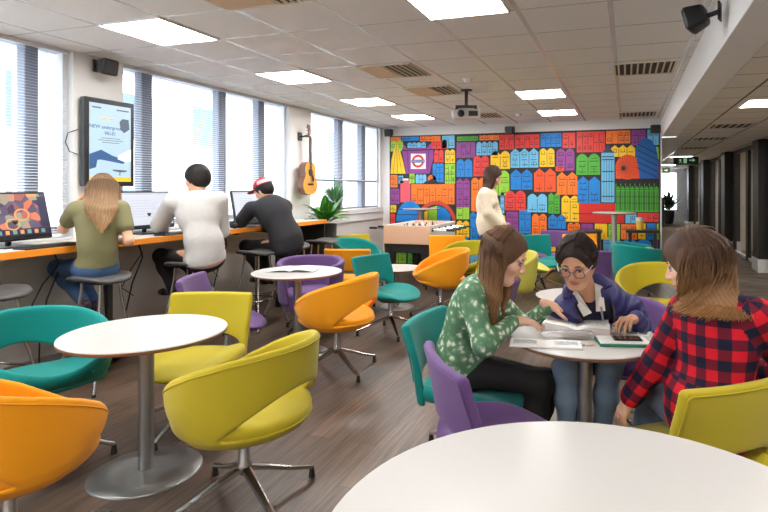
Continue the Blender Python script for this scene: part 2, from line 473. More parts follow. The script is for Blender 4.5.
# across the street
bt = empty('office_building', (-17, 8, -6), 0, 'pale office block with grey windows across the street outside', 'building')
M_fac = mat('pale_render', rgb(244, 243, 240), 0.8); M_fwin = mat('street_window_glass', rgb(86, 104, 122), 0.35)
MB().box((-4, -26, 0), (0, 34, 22), M_fac).build('wall', bt)
for zz in (2.4, 5.8, 9.2, 12.6):
    for k in range(15):
        yy = -22 + k * 3.6
        f = MB().box((0, yy, zz), (0.06, yy + 1.7, zz + 1.75), M_fac).box((0.05, yy + 0.06, zz + 0.06), (0.07, yy + 1.64, zz + 1.69), M_fwin).build('window', bt)
struct('ground_street', MB().box((-17, -30, -6.2), (-5.6, 40, -6.0), mat('street_paving', rgb(170, 168, 165), 0.9)))

# ================================================================== corridor: glazed partition with dark piers
XP = 2.22
M_pier = mat('near_black_pier', rgb(40, 37, 36), 0.45); M_room = mat('beige_room_wall', rgb(206, 194, 174), 0.8)
M_pglass = mat('partition_glass', (0.75, 0.78, 0.76, 1), 0.04, alpha=0.08, spec=0.5)
PIERS = [(9.0, 9.5), (11.1, 11.6), (14.7, 15.25), (18.6, 19.2), (22.9, 23.5)]
for i, (a, b) in enumerate(PIERS):
    pr = MB().box((XP, a, 0.24), (XP + 0.34, b, ZL), M_pier, 0.006)
    o = struct('wall_pier_%d' % (i + 1), pr)
    struct('baseboard_pier_%d' % (i + 1), MB().box((XP - 0.012, a - 0.012, 0), (XP + 0.35, b + 0.012, 0.24), M_trim, 0.006))
ys = [(Y0, 9.0)] + [(PIERS[i][1], PIERS[i + 1][0]) for i in range(4)] + [(23.5, 27)]
for i, (a, b) in enumerate(ys):
    t = empty('door_%d' % (i + 1), (XP + 0.2, (a + b) / 2, 0)); t['kind'] = 'structure'
    oy = (a + b) / 2; L = b - a
    fm = MB().box((-0.03, a - oy, ZL - 0.08), (0.03, b - oy, ZL), M_pier).box((-0.03, a - oy, 0), (0.03, b - oy, 0.06), M_trim)
    for fr_ in (0.0, 0.42, 0.46, 0.95):
        fm.box((-0.035, a + L * fr_ - oy, 0.0), (0.035, a + L * fr_ + 0.11 - oy, ZL), M_pier, 0.004)
    fm.build('door_frame', t)
    MB().box((-0.006, a - oy, 0.06), (0.006, b - oy, ZL - 0.08), M_pglass).build('pane', t)
    MB().tube([(-0.04, a + L * 0.5 - oy, 1.0), (-0.075, a + L * 0.5 - oy, 1.0), (-0.075, a + L * 0.5 - oy, 1.12), (-0.04, a + L * 0.5 - oy, 1.12)], 0.012, M_steel, 8).build('door_handle', t)
struct('wall_right', MB().box((5.2, Y0, 0), (5.4, 27, ZL), M_room))
struct('wall_room_divide', MB().box((XP + 0.34, 11.3, 0), (5.2, 11.4, ZL), M_room).box((XP + 0.34, 18.9, 0), (5.2, 19.0, ZL), M_room).box((XP + 0.34, 15.0, 0), (5.2, 15.1, ZL), M_room).box((XP + 0.34, 23.1, 0), (5.2, 23.2, ZL), M_room))
struct('wall_corridor', MB().box((XR - 0.1, YB + 0.25, 0), (XR, 27, ZL), M_wall))
struct('wall_end', MB().box((XR, 26.8, 0), (1.0, 27, ZL), M_wall).box((2.15, 26.8, 0), (5.2, 27, ZL), M_wall).box((1.0, 26.8, 2.25), (2.15, 27, ZL), M_wall).box((1.0, 26.8, 0), (2.15, 27, 0.5), M_wall))
t = empty('window_4', (1.575, 26.9, 0.5)); t['kind'] = 'structure'
MB().box((-0.575, -0.03, 0), (0.575, 0.03, 0.05), M_mull).box((-0.575, -0.03, 1.70), (0.575, 0.03, 1.75), M_mull).box((-0.575, -0.03, 0), (-0.53, 0.03, 1.75), M_mull).box((0.53, -0.03, 0), (0.575, 0.03, 1.75), M_mull).box((-0.575, -0.03, 1.18), (0.575, 0.03, 1.22), M_mull).build('window_frame', t)
MB().box((-0.55, -0.004, 0.03), (0.55, 0.004, 1.72), GLASS_MAT()).build('pane', t)

# ================================================================== lamps
def ceiling_light(x, y, z, label, strength, wx=0.55, wy=0.585, kind='panel'):
    t = empty('ceiling_light', (x, y, z), 0, label, 'ceiling light', 'flat light panels in the ceiling')
    fr = MB(); a, b = wx / 2, wy / 2
    for q in (((-a-.012, -b-.012, -.012), (-a, b+.012, 0)), ((a, -b-.012, -.012), (a+.012, b+.012, 0)), ((-a, -b-.012, -.012), (a, -b, 0)), ((-a, b, -.012), (a, b+.012, 0))): fr.box(*q, M_trim)
    fr.build('frame', t)
    MB().box((-a, -b, -0.008), (a, b, -0.002), strength).build('diffuser', t)
    return t
M_lamp = mat('lit_diffuser', rgb(255, 250, 244), 0.5, emit=((1.0, 0.985, 0.96, 1), LAMP_STRENGTH))
M_lamp_dim = mat('dim_lit_diffuser', rgb(250, 240, 215), 0.5, emit=((1.0, 0.9, 0.72, 1), LAMP_DIM))
for y, lb in ((3.38, 'lit square ceiling panel at upper left, nearest above the wall screen'), (5.18, 'lit ceiling panel, second from the camera in the row by the windows'),
              (6.97, 'lit ceiling panel, third from the camera in the row by the windows'), (8.67, 'lit ceiling panel, last of the window row, close to the mural wall')):
    ceiling_light(-3.40, y, ZC, lb, M_lamp)
for y, lb in ((3.40, 'large bright ceiling panel cut by the top edge of the photo'), (7.06, 'lit ceiling panel just right of the projector'), (8.86, 'small lit ceiling panel nearest above the middle of the mural')):
    ceiling_light(-1.04, y, ZC, lb, M_lamp)
for x, y in ((-3.4, 1.6), (-3.4, -0.2), (-1.04, -0.3), (-3.4, -2.0), (-1.04, -2.0)):
    ceiling_light(x, y, ZC, 'unseen ceiling light panel added to brighten the corridor', M_lamp)
for y, lb in ((6.4, 'dim yellowish ceiling lamp at the right edge of the photo in the corridor'), (16.6, 'dim ceiling lamp far down the corridor above the exit sign')):
    ceiling_light(1.42, y, ZL, lb, M_lamp_dim, 0.54, 0.56)
for y in (-1.0, 1.5, 4.0): ceiling_light(1.42, y, ZL, 'unseen ceiling light panel added to brighten the corridor', M_lamp, 0.54, 0.56)  # extra panels outside the view, added to brighten the corridor
for y in (9.5, 13.4, 17.2, 21.0): ceiling_light(3.8, y, ZL, 'ceiling light inside a glazed room off the corridor', M_lamp, 0.54, 0.56)
ceiling_light(1.42, 22.0, ZL, 'dim ceiling lamp deepest in the corridor, by the end window', M_lamp_dim, 0.54, 0.56)

# vents in the ceilings
M_vent = mat('vent_cream', rgb(212, 200, 182), 0.6); M_ventd = mat('vent_dark', rgb(60, 52, 46), 0.8); M_vbox = mat('vent_tan', rgb(206, 176, 140), 0.7)
def vent(x, y, z, label, wx=0.54, wy=0.56, n=9, part=1.0, across=True):
    t = empty('ceiling_vent', (x, y, z), 0, label, 'vent', 'air vents in the ceiling')
    a, b = wx / 2, wy / 2
    fr = MB()
    for q in (((-a-.02, -b-.02, -.012), (-a, b+.02, 0)), ((a, -b-.02, -.012), (a+.02, b+.02, 0)), ((-a, -b-.02, -.012), (a, -b, 0)), ((-a, b, -.012), (a, b+.02, 0))): fr.box(*q, M_vent, 0.002)
    fr.build('frame', t)
    MB().box((-a, -b, -0.004), (a, b, -0.001), M_ventd).build('backing', t)
    if part < 1.0:
        MB().box((-a, -b, -0.010), (a - wx * part, b, -0.004), M_vbox, 0.002).build('blank_plate', t)
    x0 = a - wx * part
    for k in range(n):
        xx = x0 + (k + 0.5) * (a - x0) / n
        MB().box((xx - 0.009, -b, -0.016), (xx + 0.009, b, -0.006), M_vent, 0.002).build('slat', t)
vent(-2.26, 5.23, ZC, 'square air vent with tan plate, first one left of the projector', part=0.55, n=5)
vent(-2.26, 6.43, ZC, 'square air vent with tan plate beside the smoke detector', part=0.45, n=4)
vent(-2.26, 8.85, ZC, 'small far air vent behind the projector', part=0.6, n=5)
vent(-2.26, 2.80, ZC, 'tan ceiling vent cut off by the top edge of the photo', part=0.3, n=3)
vent(0.16, 5.87, ZC, 'long slotted air vent next to the white bulkhead', n=9)
vent(0.16, 9.45, ZC, 'thin far slotted vent close to the top of the mural', n=9)
vent(1.40, 8.6, ZL, 'slotted air vent in the corridor ceiling, nearest the camera', n=6)
vent(1.40, 10.7, ZL, 'slotted air vent in the corridor ceiling, second from the camera', n=6)
vent(1.40, 13.1, ZL, 'slotted air vent farthest down the corridor ceiling', n=6)

# ================================================================== things fixed to ceiling and walls
def speaker(loc, yaw, pitch, label, k=.80):
    t = empty('loudspeaker', loc, yaw, label, 'speaker', 'small black loudspeakers'); t.scale = (k, k, k)
    b = MB(); Mx = Matrix.Rotation(pitch, 4, 'Y')
    vs = [(-.07,-.075,-.07),(-.07,.075,-.07),(-.07,.075,.07),(-.07,-.075,.07),(.075,-.11,-.095),(.075,.11,-.095),(.075,.11,.095),(.075,-.11,.095)]
    fs = [(0,3,2,1),(4,5,6,7),(0,1,5,4),(1,2,6,5),(2,3,7,6),(3,0,4,7)]
    b.add(vs, fs, M_black, False, Mx); o = b.build('cabinet', t)
    bv = o.modifiers.new('b', 'BEVEL'); bv.width = 0.03; bv.segments = 4; smooth(o.data)
    MB().box((.073, -.085, -.072), (.082, .085, .072), M_dark, 0.004, Mx).build('grille', t)
    MB().tube([(-.06, 0, 0), (-.11, 0, 0.01), (-.15, 0, 0.02)], 0.018, M_black, 10).box((-.16, -.04, -.05), (-.145, .04, .09), M_black, 0.006).build('bracket', t)
speaker((-4.44, 3.80, 2.59), 0.0, 0.15, 'black loudspeaker high on the column above the wall screen')
speaker((-4.40, 9.93, 2.585), -PI / 2, 0.2, 'black loudspeaker in the far corner above the window end of the mural')
speaker((-2.02, 9.94, 2.56), -PI / 2 - 0.3, 0.2, 'black loudspeaker above the middle of the mural')
speaker((0.45, 9.93, 2.50), -PI / 2, 0.2, 'black loudspeaker at the top right corner of the mural')
speaker((0.40, 3.62, 2.52), PI - 0.35, 0.25, 'large near black loudspeaker on the white bulkhead')
def detector(x, y, label):
    t = empty('smoke_detector', (x, y, ZC), 0, label, 'smoke detector', 'white smoke detectors')
    MB().lathe([(0.0, -0.012), (0.055, -0.012), (0.055, 0)], M_trim, 24).build('base', t)
    MB().lathe([(0.0, -0.045), (0.03, -0.044), (0.042, -0.034), (0.042, -0.012)], M_trim, 24).build('dome', t)
detector(-1.66, 5.85, 'round white smoke detector nearer the camera, in front of the projector')
detector(-1.66, 8.85, 'round white smoke detector beyond the projector')
# projector
t = empty('ceiling_projector', (-1.86, 6.5, ZC), 0.25, 'silver projector hanging under the ceiling on a dark bracket', 'projector')
M_psil = mat('projector_silver', rgb(205, 203, 200), 0.4)
MB().box((-.17, -.13, -.36), (.17, .13, -.25), M_psil, 0.02).build('case', t)
MB().tube([(0, 0, -0.20), (0, 0, 0)], 0.022, M_dark, 12).lathe([(0.07, -0.015), (0.07, 0)], M_dark, 20).build('ceiling_pole', t)
br = MB().box((-.13, -.09, -.215), (.13, .09, -.20), M_dark, 0.004)
for sx in (-.11, .11):
    for sy in (-.07, .07): br.tube([(sx, sy, -.21), (sx * 1.15, sy, -.255)], 0.012, M_dark, 8)
br.build('bracket', t)
MB().lathe([(0.0, 0), (0.038, 0), (0.042, 0.02), (0.042, 0.05)], M_black, 20, M=Matrix.Translation((-0.06, -0.165, -0.305)) @ Matrix.Rotation(-PI/2, 4, 'X')).build('lens', t)
MB().box((.03, -.134, -.335), (.14, -.128, -.275), M_dark, 0.002).build('front_grille', t)
# exit signs
M_green = mat('exit_sign_green', rgb(18, 60, 34), 0.5); M_sym = mat('exit_sign_symbol', rgb(190, 225, 190), 0.5, emit=((0.5, 0.9, 0.55, 1), 0.25))
def exit_sign(loc, label):
    t = empty('exit_sign', loc, 0, label, 'exit sign', 'green exit signs in the corridor')
    MB().box((-.30, -.015, -.11), (.30, .015, .09), M_green, 0.004).build('panel', t)
    s = MB()
    s.box((-.06, -.019, -.075), (.02, -.016, .06), M_sym)                                # doorway
    s.tube([(-.14, -.018, .045), (-.141, -.018, .045)], 0.014, M_sym, 8)
    s.box((-.155, -.019, -.02), (-.12, -.016, .03), M_sym)
    for a_, b_ in (((-.135, -.02), (-.17, -.07)), ((-.135, -.02), (-.105, -.07)), ((-.14, .02), (-.18, .0)), ((-.13, .02), (-.1, .0))): s.tube([(a_[0], -.018, a_[1]), (b_[0], -.018, b_[1])], 0.007, M_sym, 6)
    s.box((.08, -.019, -.015), (.16, -.016, .015), M_sym); s.poly([(.16, -.019, -.05), (.22, -.019, 0), (.16, -.019, .05)], M_sym)
    s.build('pictogram', t)
    for x in (-.2, .2): MB().tube([(x, 0, .09), (x, 0, ZL - loc[2])], 0.004, M_steel, 6).build('hanger', t)
exit_sign((1.45, 15.6, 2.23), 'green exit sign hanging in the corridor, the nearer one')
exit_sign((1.25, 22.6, 2.19), 'smaller green exit sign farther down the corridor by the end window')

# wall screen on the first column
t = empty('display_screen', (XW, 3.905, 1.92), 0, 'portrait wall screen with black frame showing a Wi-Fi notice', 'screen')
MB().box((0, -.2, -.3), (.05, .2, .3), M_dark).build('wall_bracket', t)
cs = MB().box((.03, -.258, -.40), (.092, .258, .39), M_black, 0.008); cs.build('case', t)
M_scr = mat('screen_pale_blue', rgb(110, 130, 145), 0.3, emit=((0.55, 0.72, 0.85, 1), 0.6))
sc_ = MB().box((.0925, -.215, -.355), (.0935, .215, .345), M_scr)
sc = sc_.build('display', t)
M_nav = mat('screen_navy', rgb(44, 72, 110), 0.3, emit=((0.025, 0.065, 0.16, 1), 0.8)); M_org = mat('screen_orange', rgb(235, 160, 50), 0.3, emit=((0.83, 0.35, 0.03, 1), 0.7))
M_pale = mat('screen_white', rgb(235, 242, 248), 0.3, emit=((0.85, 0.9, 0.95, 1), 0.7)); M_grn = mat('screen_dark_grey', rgb(66, 76, 92), 0.3, emit=((0.06, 0.075, 0.1, 1), 0.7))
g = MB()
g.poly([(.0945, y, z) for (y, z) in [(-.215,-.355),(.215,-.355),(.215,-.315),(-.215,-.315)]], M_org)
g.poly([(.0945, y, z) for (y, z) in [(-.215,-.25),(-.15,-.23),(-.13,-.13),(-.215,-.12)]], M_nav)
g.poly([(.0946, y, z) for (y, z) in [(-.215,-.115),(-.10,-.07),(.02,-.12),(.09,-.135),(.16,-.16),(.13,-.19),(.02,-.175),(-.10,-.16),(-.215,-.17)]], M_nav)
g.poly([(.0947, y, z) for (y, z) in [(.09,-.11),(.215,-.05),(.215,-.16),(.15,-.17),(.07,-.145)]], M_pale)
g.poly([(.0945, y, z) for (y, z) in [(.09,.20),(.12,.23),(.19,.23),(.20,.14),(.14,.10),(.10,.13)]], M_grn)
g.poly([(.0945, y, z) for (y, z) in [(.02,-.245),(.17,-.25),(.17,-.262),(.1,-.27),(.1,-.3),(.09,-.3),(.09,-.268),(.02,-.258)]], M_grn)
for zz, w_ in ((0.035, .10), (0.015, .13), (-.005, .09)): g.poly([(.0945, -w_, zz), (.0945, w_, zz), (.0945, w_, zz + .005), (.0945, -w_, zz + .005)], M_grn)
g.poly([(.0945, -.1, .21), (.0945, .04, .21), (.0945, .04, .218), (.0945, -.1, .218)], M_org)
g.poly([(.0945, -.19, .30), (.0945, -.1, .30), (.0945, -.1, .312), (.0945, -.19, .312)], M_grn); g.poly([(.0945, .06, .30), (.0945, .19, .30), (.0945, .19, .312), (.0945, .06, .312)], M_grn)
g.build('picture', sc)
text_obj('lettering', 'NEW underground', 0.046, M_nav, sc, (.095, -.035, .135), (PI/2, 0, PI/2))
text_obj('lettering', 'Wi-Fi', 0.05, M_nav, sc, (.095, -.01, .080), (PI/2, 0, PI/2))
MB().tube([(.02, -.26, .1), (-0.0, -.34, .06), (.01, -.37, -.02), (.02, -.34, -.1), (.02, -.27, -.12)], 0.004, M_black, 6).build('cable', t)
BLOCKS = [
    (-4.46, 2.4, -4.21, 2.55, 'OR', 'f', 2), (-4.21, 2.42, -3.83, 2.55, 'BL', 'f', 2), (-3.83, 2.4, -3.39, 2.53, 'OR', 'f', 3), (-3.38, 2.26, -3.11, 2.53, 'LB', 'f', 2), (-4.45, 2.22, -4.16, 2.45, 'LI', 'r', 2),
    (-4.09, 2.28, -3.69, 2.4, 'LB', 'z', 4), (-3.6, 2.25, -3.26, 2.44, 'RE', 'r', 3), (-3.54, 1.99, -3.33, 2.25, 'RE', 'r', 2), (-3.32, 1.97, -3.1, 2.25, 'YE', 'r', 2), (-3.57, 1.61, -3.33, 1.99, 'BL', 'z', 3),
    (-3.32, 1.58, -3.1, 1.97, 'LI', 'f', 3), (-4.45, 1.51, -4.28, 1.77, 'OR', 'f', 2), (-4.45, 1.19, -4.24, 1.5, 'PU', 'f', 2), (-4.45, 1.02, -4.31, 1.18, 'YE', 'f', 2), (-4.45, 0.78, -4.33, 1.01, 'RE', 'f', 1),
    (-4.28, 1.59, -4.16, 1.76, 'LB', 'z', 3), (-4.05, 1.59, -3.92, 1.8, 'LI', 'r', 2), (-3.92, 1.59, -3.68, 1.78, 'LB', 'z', 3), (-4.24, 1.22, -4.01, 1.66, 'PR', 'f', 1), (-4.21, 1.65, -4.05, 1.7, 'WH', 'f', 1),
    (-4.01, 1.19, -3.11, 1.59, 'OR', 'f', 7), (-3.67, 1.62, -3.48, 1.77, 'OR', 'd', 1), (-3.08, 2.39, -2.65, 2.49, 'GR', 'f', 4), (-2.64, 2.39, -2.25, 2.5, 'OR', 'f', 4), (-2.26, 2.21, -1.97, 2.5, 'RE', 'f', 3),
    (-1.97, 2.23, -1.5, 2.49, 'RE', 'f', 5), (-3.09, 2.07, -2.7, 2.38, 'PU', 'f', 4), (-2.7, 2.11, -2.27, 2.38, 'LB', 'r', 4), (-3.09, 1.71, -2.76, 2.06, 'BL', 'r', 2), (-2.76, 1.72, -2.44, 2.12, 'RE', 'r', 2),
    (-2.43, 1.85, -2.04, 2.2, 'YE', 'r', 2), (-2.05, 1.87, -1.52, 2.24, 'LB', 'p', 3), (-3.09, 1.13, -2.81, 1.7, 'PU', 'p', 2), (-2.8, 1.06, -2.49, 1.71, 'OR', 'r', 2), (-2.49, 1.36, -2.05, 1.84, 'LI', 'r', 2),
    (-2.05, 1.47, -1.63, 1.86, 'BL', 'p', 2), (-3.09, 0.91, -2.82, 1.25, 'LI', 'p', 2), (-3.09, 0.56, -2.82, 0.9, 'YE', 'r', 2), (-2.82, 0.5, -2.58, 1.06, 'BL', 'r', 2), (-2.58, 0.54, -2.24, 1.17, 'LB', 'r', 2),
    (-2.24, 1.03, -2.15, 1.43, 'LB', 'r', 1), (-2.16, 1.09, -1.75, 1.47, 'RE', 'r', 2), (-1.62, 1.43, -1.21, 1.87, 'RO', 'p', 2), (-1.21, 1.38, -0.83, 1.8, 'OR', 'p', 2), (-1.74, 1.06, -1.36, 1.41, 'LB', 'r', 2),
    (-1.36, 1.04, -1.14, 1.43, 'GR', 'p', 2), (-1.13, 0.9, -0.8, 1.38, 'YE', 'r', 2), (-2.13, 0.66, -1.89, 1.08, 'PU', 'f', 2), (-1.89, 0.67, -1.66, 1.13, 'BL', 'f', 2), (-1.66, 0.64, -1.37, 1.05, 'OR', 'r', 2),
    (-1.36, 0.77, -1.03, 1.05, 'BL', 'p', 2), (-1.02, 0.66, -0.78, 0.9, 'OR', 'r', 2), (-2.24, 0.7, -2.13, 1.02, 'YE', 'r', 1), (-2.13, 0.45, -1.38, 0.67, 'LI', 'z', 4), (-1.36, 0.47, -1.02, 0.76, 'PU', 'f', 2),
    (-1.5, 2.24, -1.11, 2.5, 'BL', 'f', 4), (-1.11, 2.21, -0.87, 2.5, 'RE', 'f', 2), (-1.52, 1.88, -1.23, 2.23, 'YE', 'r', 2), (-1.22, 1.81, -0.88, 2.22, 'PU', 'r', 2), (-0.86, 2.13, -0.36, 2.51, 'RE', 'f', 5),
    (-0.87, 1.73, -0.44, 2.12, 'GR', 'r', 2), (-0.85, 1.23, -0.44, 1.72, 'BL', 'p', 2), (-1.23, 1.8, -1.07, 1.9, 'RO', 'f', 1), (-0.36, 2.27, 0.06, 2.51, 'OR', 'f', 4), (0.06, 2.23, 0.31, 2.51, 'PU', 'f', 2),
    (0.32, 2.23, 0.55, 2.51, 'LB', 'f', 2), (-0.28, 2.04, 0.14, 2.26, 'YE', 'p', 3), (0.45, 1.98, 0.55, 2.22, 'LI', 'r', 1), (0.48, 1.66, 0.55, 1.97, 'PU', 'f', 1), (-0.2, 1.66, 0.21, 1.82, 'RO', 'f', 3),
    (-0.44, 1.25, -0.2, 2.13, 'LB', 't', 1), (-0.2, 1.09, 0.54, 1.6, 'GR', 'g', 9), (-0.92, 0.89, -0.04, 1.25, 'DR', 'f', 1), (-0.04, 0.89, 0.16, 1.08, 'LB', 'f', 2), (0.16, 0.92, 0.55, 1.09, 'RE', 'f', 4),
    (-0.11, 0.61, 0.17, 0.89, 'OR', 'f', 3), (-0.32, 0.6, -0.11, 0.89, 'LI', 'f', 2), (0.17, 0.62, 0.31, 0.91, 'YE', 'f', 1), (0.31, 0.62, 0.47, 0.91, 'BL', 'f', 2), (0.47, 0.62, 0.55, 0.91, 'LI', 'f', 1),
    (-0.55, 0.6, -0.32, 0.89, 'YE', 'f', 2), (-0.78, 0.59, -0.56, 0.88, 'PU', 'f', 2), (-4.44, 0.36, -4.1, 0.66, 'OR', 'r', 2), (-4.44, 0.03, -4.1, 0.35, 'LI', 'p', 2), (-4.08, 0.36, -3.67, 0.64, 'RE', 'r', 2),
    (-4.08, 0.03, -3.67, 0.35, 'GR', 'p', 2), (-3.65, 0.36, -3.35, 0.66, 'LB', 'r', 2), (-3.65, 0.03, -3.35, 0.35, 'PU', 'p', 2), (-3.33, 0.36, -2.83, 0.64, 'BL', 'r', 2), (-3.33, 0.03, -2.83, 0.35, 'BL', 'p', 2),
    (-2.82, 0.36, -2.48, 0.66, 'PU', 'r', 2), (-2.82, 0.03, -2.48, 0.35, 'LB', 'p', 2), (-2.46, 0.36, -2.04, 0.64, 'GR', 'r', 2), (-2.46, 0.03, -2.04, 0.35, 'RE', 'p', 2), (-2.03, 0.36, -1.73, 0.66, 'LI', 'r', 2),
    (-2.03, 0.03, -1.73, 0.35, 'OR', 'p', 2), (-1.71, 0.36, -1.21, 0.64, 'YE', 'r', 2), (-1.71, 0.03, -1.21, 0.35, 'YE', 'p', 2), (-1.2, 0.36, -0.86, 0.66, 'OR', 'r', 2), (-1.2, 0.03, -0.86, 0.35, 'LI', 'p', 2),
    (-0.84, 0.36, -0.42, 0.64, 'RE', 'r', 2), (-0.84, 0.03, -0.42, 0.35, 'GR', 'p', 2), (-0.41, 0.36, -0.11, 0.66, 'LB', 'r', 2), (-0.41, 0.03, -0.11, 0.35, 'PU', 'p', 2), (-0.09, 0.36, 0.41, 0.64, 'BL', 'r', 2),
    (-0.09, 0.03, 0.41, 0.35, 'BL', 'p', 2), (0.42, 0.36, 0.51, 0.66, 'PU', 'r', 2), (0.42, 0.03, 0.51, 0.35, 'LB', 'p', 2),
]
P_GHERK = [(-4.31, 2.4), (-4.37, 2.26), (-4.42, 2.06), (-4.44, 1.79), (-4.12, 1.79), (-4.17, 2.02), (-4.23, 2.22)]
P_TOWER = [(-4.2, 2.27), (-4.15, 2.36), (-4.09, 2.27), (-3.67, 2.29), (-3.61, 2.37), (-3.55, 2.28), (-3.54, 2.09), (-3.62, 1.79), (-4.11, 1.79)]
P_SQUARE = [(-4.01, 1.88), (-3.7, 1.88), (-3.7, 2.17), (-4.01, 2.18)]
P_ROOF = [(-3.78, 1.58), (-3.7, 1.64), (-3.57, 1.68), (-3.45, 1.63), (-3.37, 1.58)]
P_EGG = [(0.2, 1.67), (0.18, 1.87), (0.13, 2.11), (0.16, 2.25), (0.23, 2.34), (0.31, 2.37), (0.4, 2.32), (0.47, 2.19), (0.5, 2.02), (0.5, 1.67)]
P_SPIRE = [(-0.41, 2.13), (-0.32, 2.27), (-0.22, 2.12)]
# ================================================================== mural on the far wall (flat painted panel)
def build_mural():
    C = {'OR': rgb(245, 118, 28), 'RO': rgb(238, 84, 32), 'BL': rgb(18, 128, 208), 'LB': rgb(110, 186, 226), 'LI': rgb(150, 206, 56), 'GR': rgb(76, 170, 50),
         'RE': rgb(226, 58, 50), 'DR': rgb(212, 40, 34), 'PR': rgb(236, 84, 100), 'YE': rgb(246, 196, 24), 'PU': rgb(140, 60, 140), 'WH': rgb(240, 240, 240)}
    M = {k: mat('mural_paint_' + k.lower(), v, 0.55, var=(9, 0.10)) for k, v in C.items()}
    ink = mat('mural_black_ink', rgb(34, 30, 34), 0.6)
    mb = MB(); y0 = -0.012
    mb.box((-4.46, -0.011, 0.0), (0.53, 0, 2.53), ink)
    def P(pts, m, lay=1): mb.poly([(x, y0 - 0.0012 * lay, z) for x, z in pts], m)
    def ins(pts): return [(min(max(x, -4.455), 0.525), min(max(z, 0.005), 2.52)) for x, z in pts]
    def line(xa, za, xb, zb, lay=2, t=0.009):
        L = math.hypot(xb - xa, zb - za); nx, nz = -(zb - za) / L * t / 2, (xb - xa) / L * t / 2
        P([(xa + nx, za + nz), (xa - nx, za - nz), (xb - nx, zb - nz), (xb + nx, zb + nz)], ink, lay)
    rnd = random.Random(5)
    for bi, (x0, z0, x1, z1, col, st, n) in enumerate(BLOCKS):
        if x1 <= -4.45 or x0 >= .52: continue
        x0, x1 = max(x0, -4.45), min(x1, .52); z1 = min(z1, 2.515); z0 = max(z0, 0.01)
        g = 0.010; x0 += g; x1 -= g; z0 += g; z1 -= g * 0.6
        w_ = (x1 - x0) / n; hgt = z1 - z0; lay = 1 + (bi % 3) * 0.25
        top = []
        pk = min(0.10, hgt * 0.28, w_ * 0.45)
        for k in range(n):
            a, b = x0 + k * w_, x0 + (k + 1) * w_
            if st in 'r': top += [(a + w_ * u, z1 - pk + pk * math.sin(PI * u) ** 0.7) for u in (0.03, .15, .3, .5, .7, .85, .97)]
            elif st in 'p': top += [(a, z1 - pk), ((a + b) / 2, z1), (b, z1 - pk)]
            elif st in 'z': top += [(a, z1 - pk * .8), (a + w_ * .3, z1), (a + w_ * .7, z1), (b, z1 - pk * .8)]
            elif st in 'd': top += [(a + w_ * u, z1 - hgt * .5 + hgt * .5 * math.sin(PI * u) ** 0.6) for u in (0, .1, .25, .5, .75, .9, 1)]
            elif st in 'g': top += [(a, z1 - .02), (a + w_ * .12, z1), (a + w_ * .2, z1 - .10), (a + w_ * .5, z1 - .05), (b, z1 - .10)]
            else: top += [(a, z1), (b, z1)]
        P([(x0, z0), (x1, z0)] + [q for q in reversed(top)], M[col], lay)
        L = 2.0
        for k in range(1, n): line(x0 + k * w_, z0 + .01, x0 + k * w_, z1 - pk - 0.01, L)
        if st == 'g':
            for k in range(n * 3): xx = x0 + (k + .5) * (x1 - x0) / (n * 3); line(xx, z0 + .03, xx, z1 - .14, L, .007)
            for q in (.3, .52, .78): line(x0, z0 + hgt * q, x1, z0 + hgt * q, L, .008)
            continue
        if st == 't':
            for q in (.12, .42, .62, .86, .92): line(x0 + .01, z0 + hgt * q, x1 - .01, z0 + hgt * q, L, .016)
            for q in (.2, .4, .6, .8): line(x0 + (x1 - x0) * q, z0 + .02, x0 + (x1 - x0) * q, z1 - .1, L, .006)
            continue
        if col in ('PR', 'WH', 'DR'):
            if col == 'DR': line(x0 + .02, z0 + hgt * .45, x1 - .02, z0 + hgt * .45, L, .012)
            continue
        for k in range(n):
            a = x0 + k * w_
            rows = max(1, int(hgt / 0.11))
            for r_ in range(rows):
                zz = z0 + (r_ + .55) * (hgt - pk) / rows
                if rnd.random() < .25: continue
                ww = w_ * rnd.uniform(.24, .36); cx = a + w_ * rnd.uniform(.45, .55)
                line(cx - ww, zz, cx + ww, zz + rnd.uniform(-.006, .006), L, .011)
                if rnd.random() < .6: line(cx - ww * .7, zz, cx - ww * .7, zz + .05, L, .007); line(cx + ww * .7, zz, cx + ww * .7, zz + .05, L, .007)
                if rnd.random() < .4: line(cx - ww * .7, zz + .05, cx + ww * .7, zz + .05, L, .007)
            if hgt > .25 and st in 'rpf': line(a + w_ * .5, z0 + .02, a + w_ * .5, z0 + hgt * .35, L, .006)
    def disc(c, rx, rz, m, lay, a0=0, a1=2 * PI, n=40): P([(c[0] + rx * math.cos(a0 + (a1 - a0) * k / n), c[1] + rz * math.sin(a0 + (a1 - a0) * k / n)) for k in range(n + (0 if a1 - a0 > 6.2 else 1))], m, lay)
    P(P_ROOF, ink, 2.4)
    P([(x * 1.0, z) for x, z in P_GHERK], M['YE'], 2.6); line(-4.31, 2.38, -4.29, 1.80, 3); line(-4.33, 2.3, -4.38, 1.80, 3, .006); line(-4.28, 2.3, -4.2, 1.80, 3, .006)
    P(P_TOWER, M['PU'], 2.8)
    line(-4.2, 2.24, -3.55, 2.25, 3.2, .02); line(-4.08, 2.22, -4.06, 1.82, 3.2); line(-3.64, 2.22, -3.66, 1.82, 3.2)
    P(P_SQUARE, M['WH'], 3.4)
    c0 = (-3.86, 2.03); ring = mat('sign_red', rgb(220, 36, 31), 0.5); bar = mat('sign_blue', rgb(0, 60, 150), 0.5)
    n = 36
    for k in range(n):
        a, b = 2 * PI * k / n, 2 * PI * (k + 1) / n
        P([(c0[0] + .125 * math.cos(a), c0[1] + .125 * math.sin(a)), (c0[0] + .125 * math.cos(b), c0[1] + .125 * math.sin(b)), (c0[0] + .083 * math.cos(b), c0[1] + .083 * math.sin(b)), (c0[0] + .083 * math.cos(a), c0[1] + .083 * math.sin(a))], ring, 3.8)
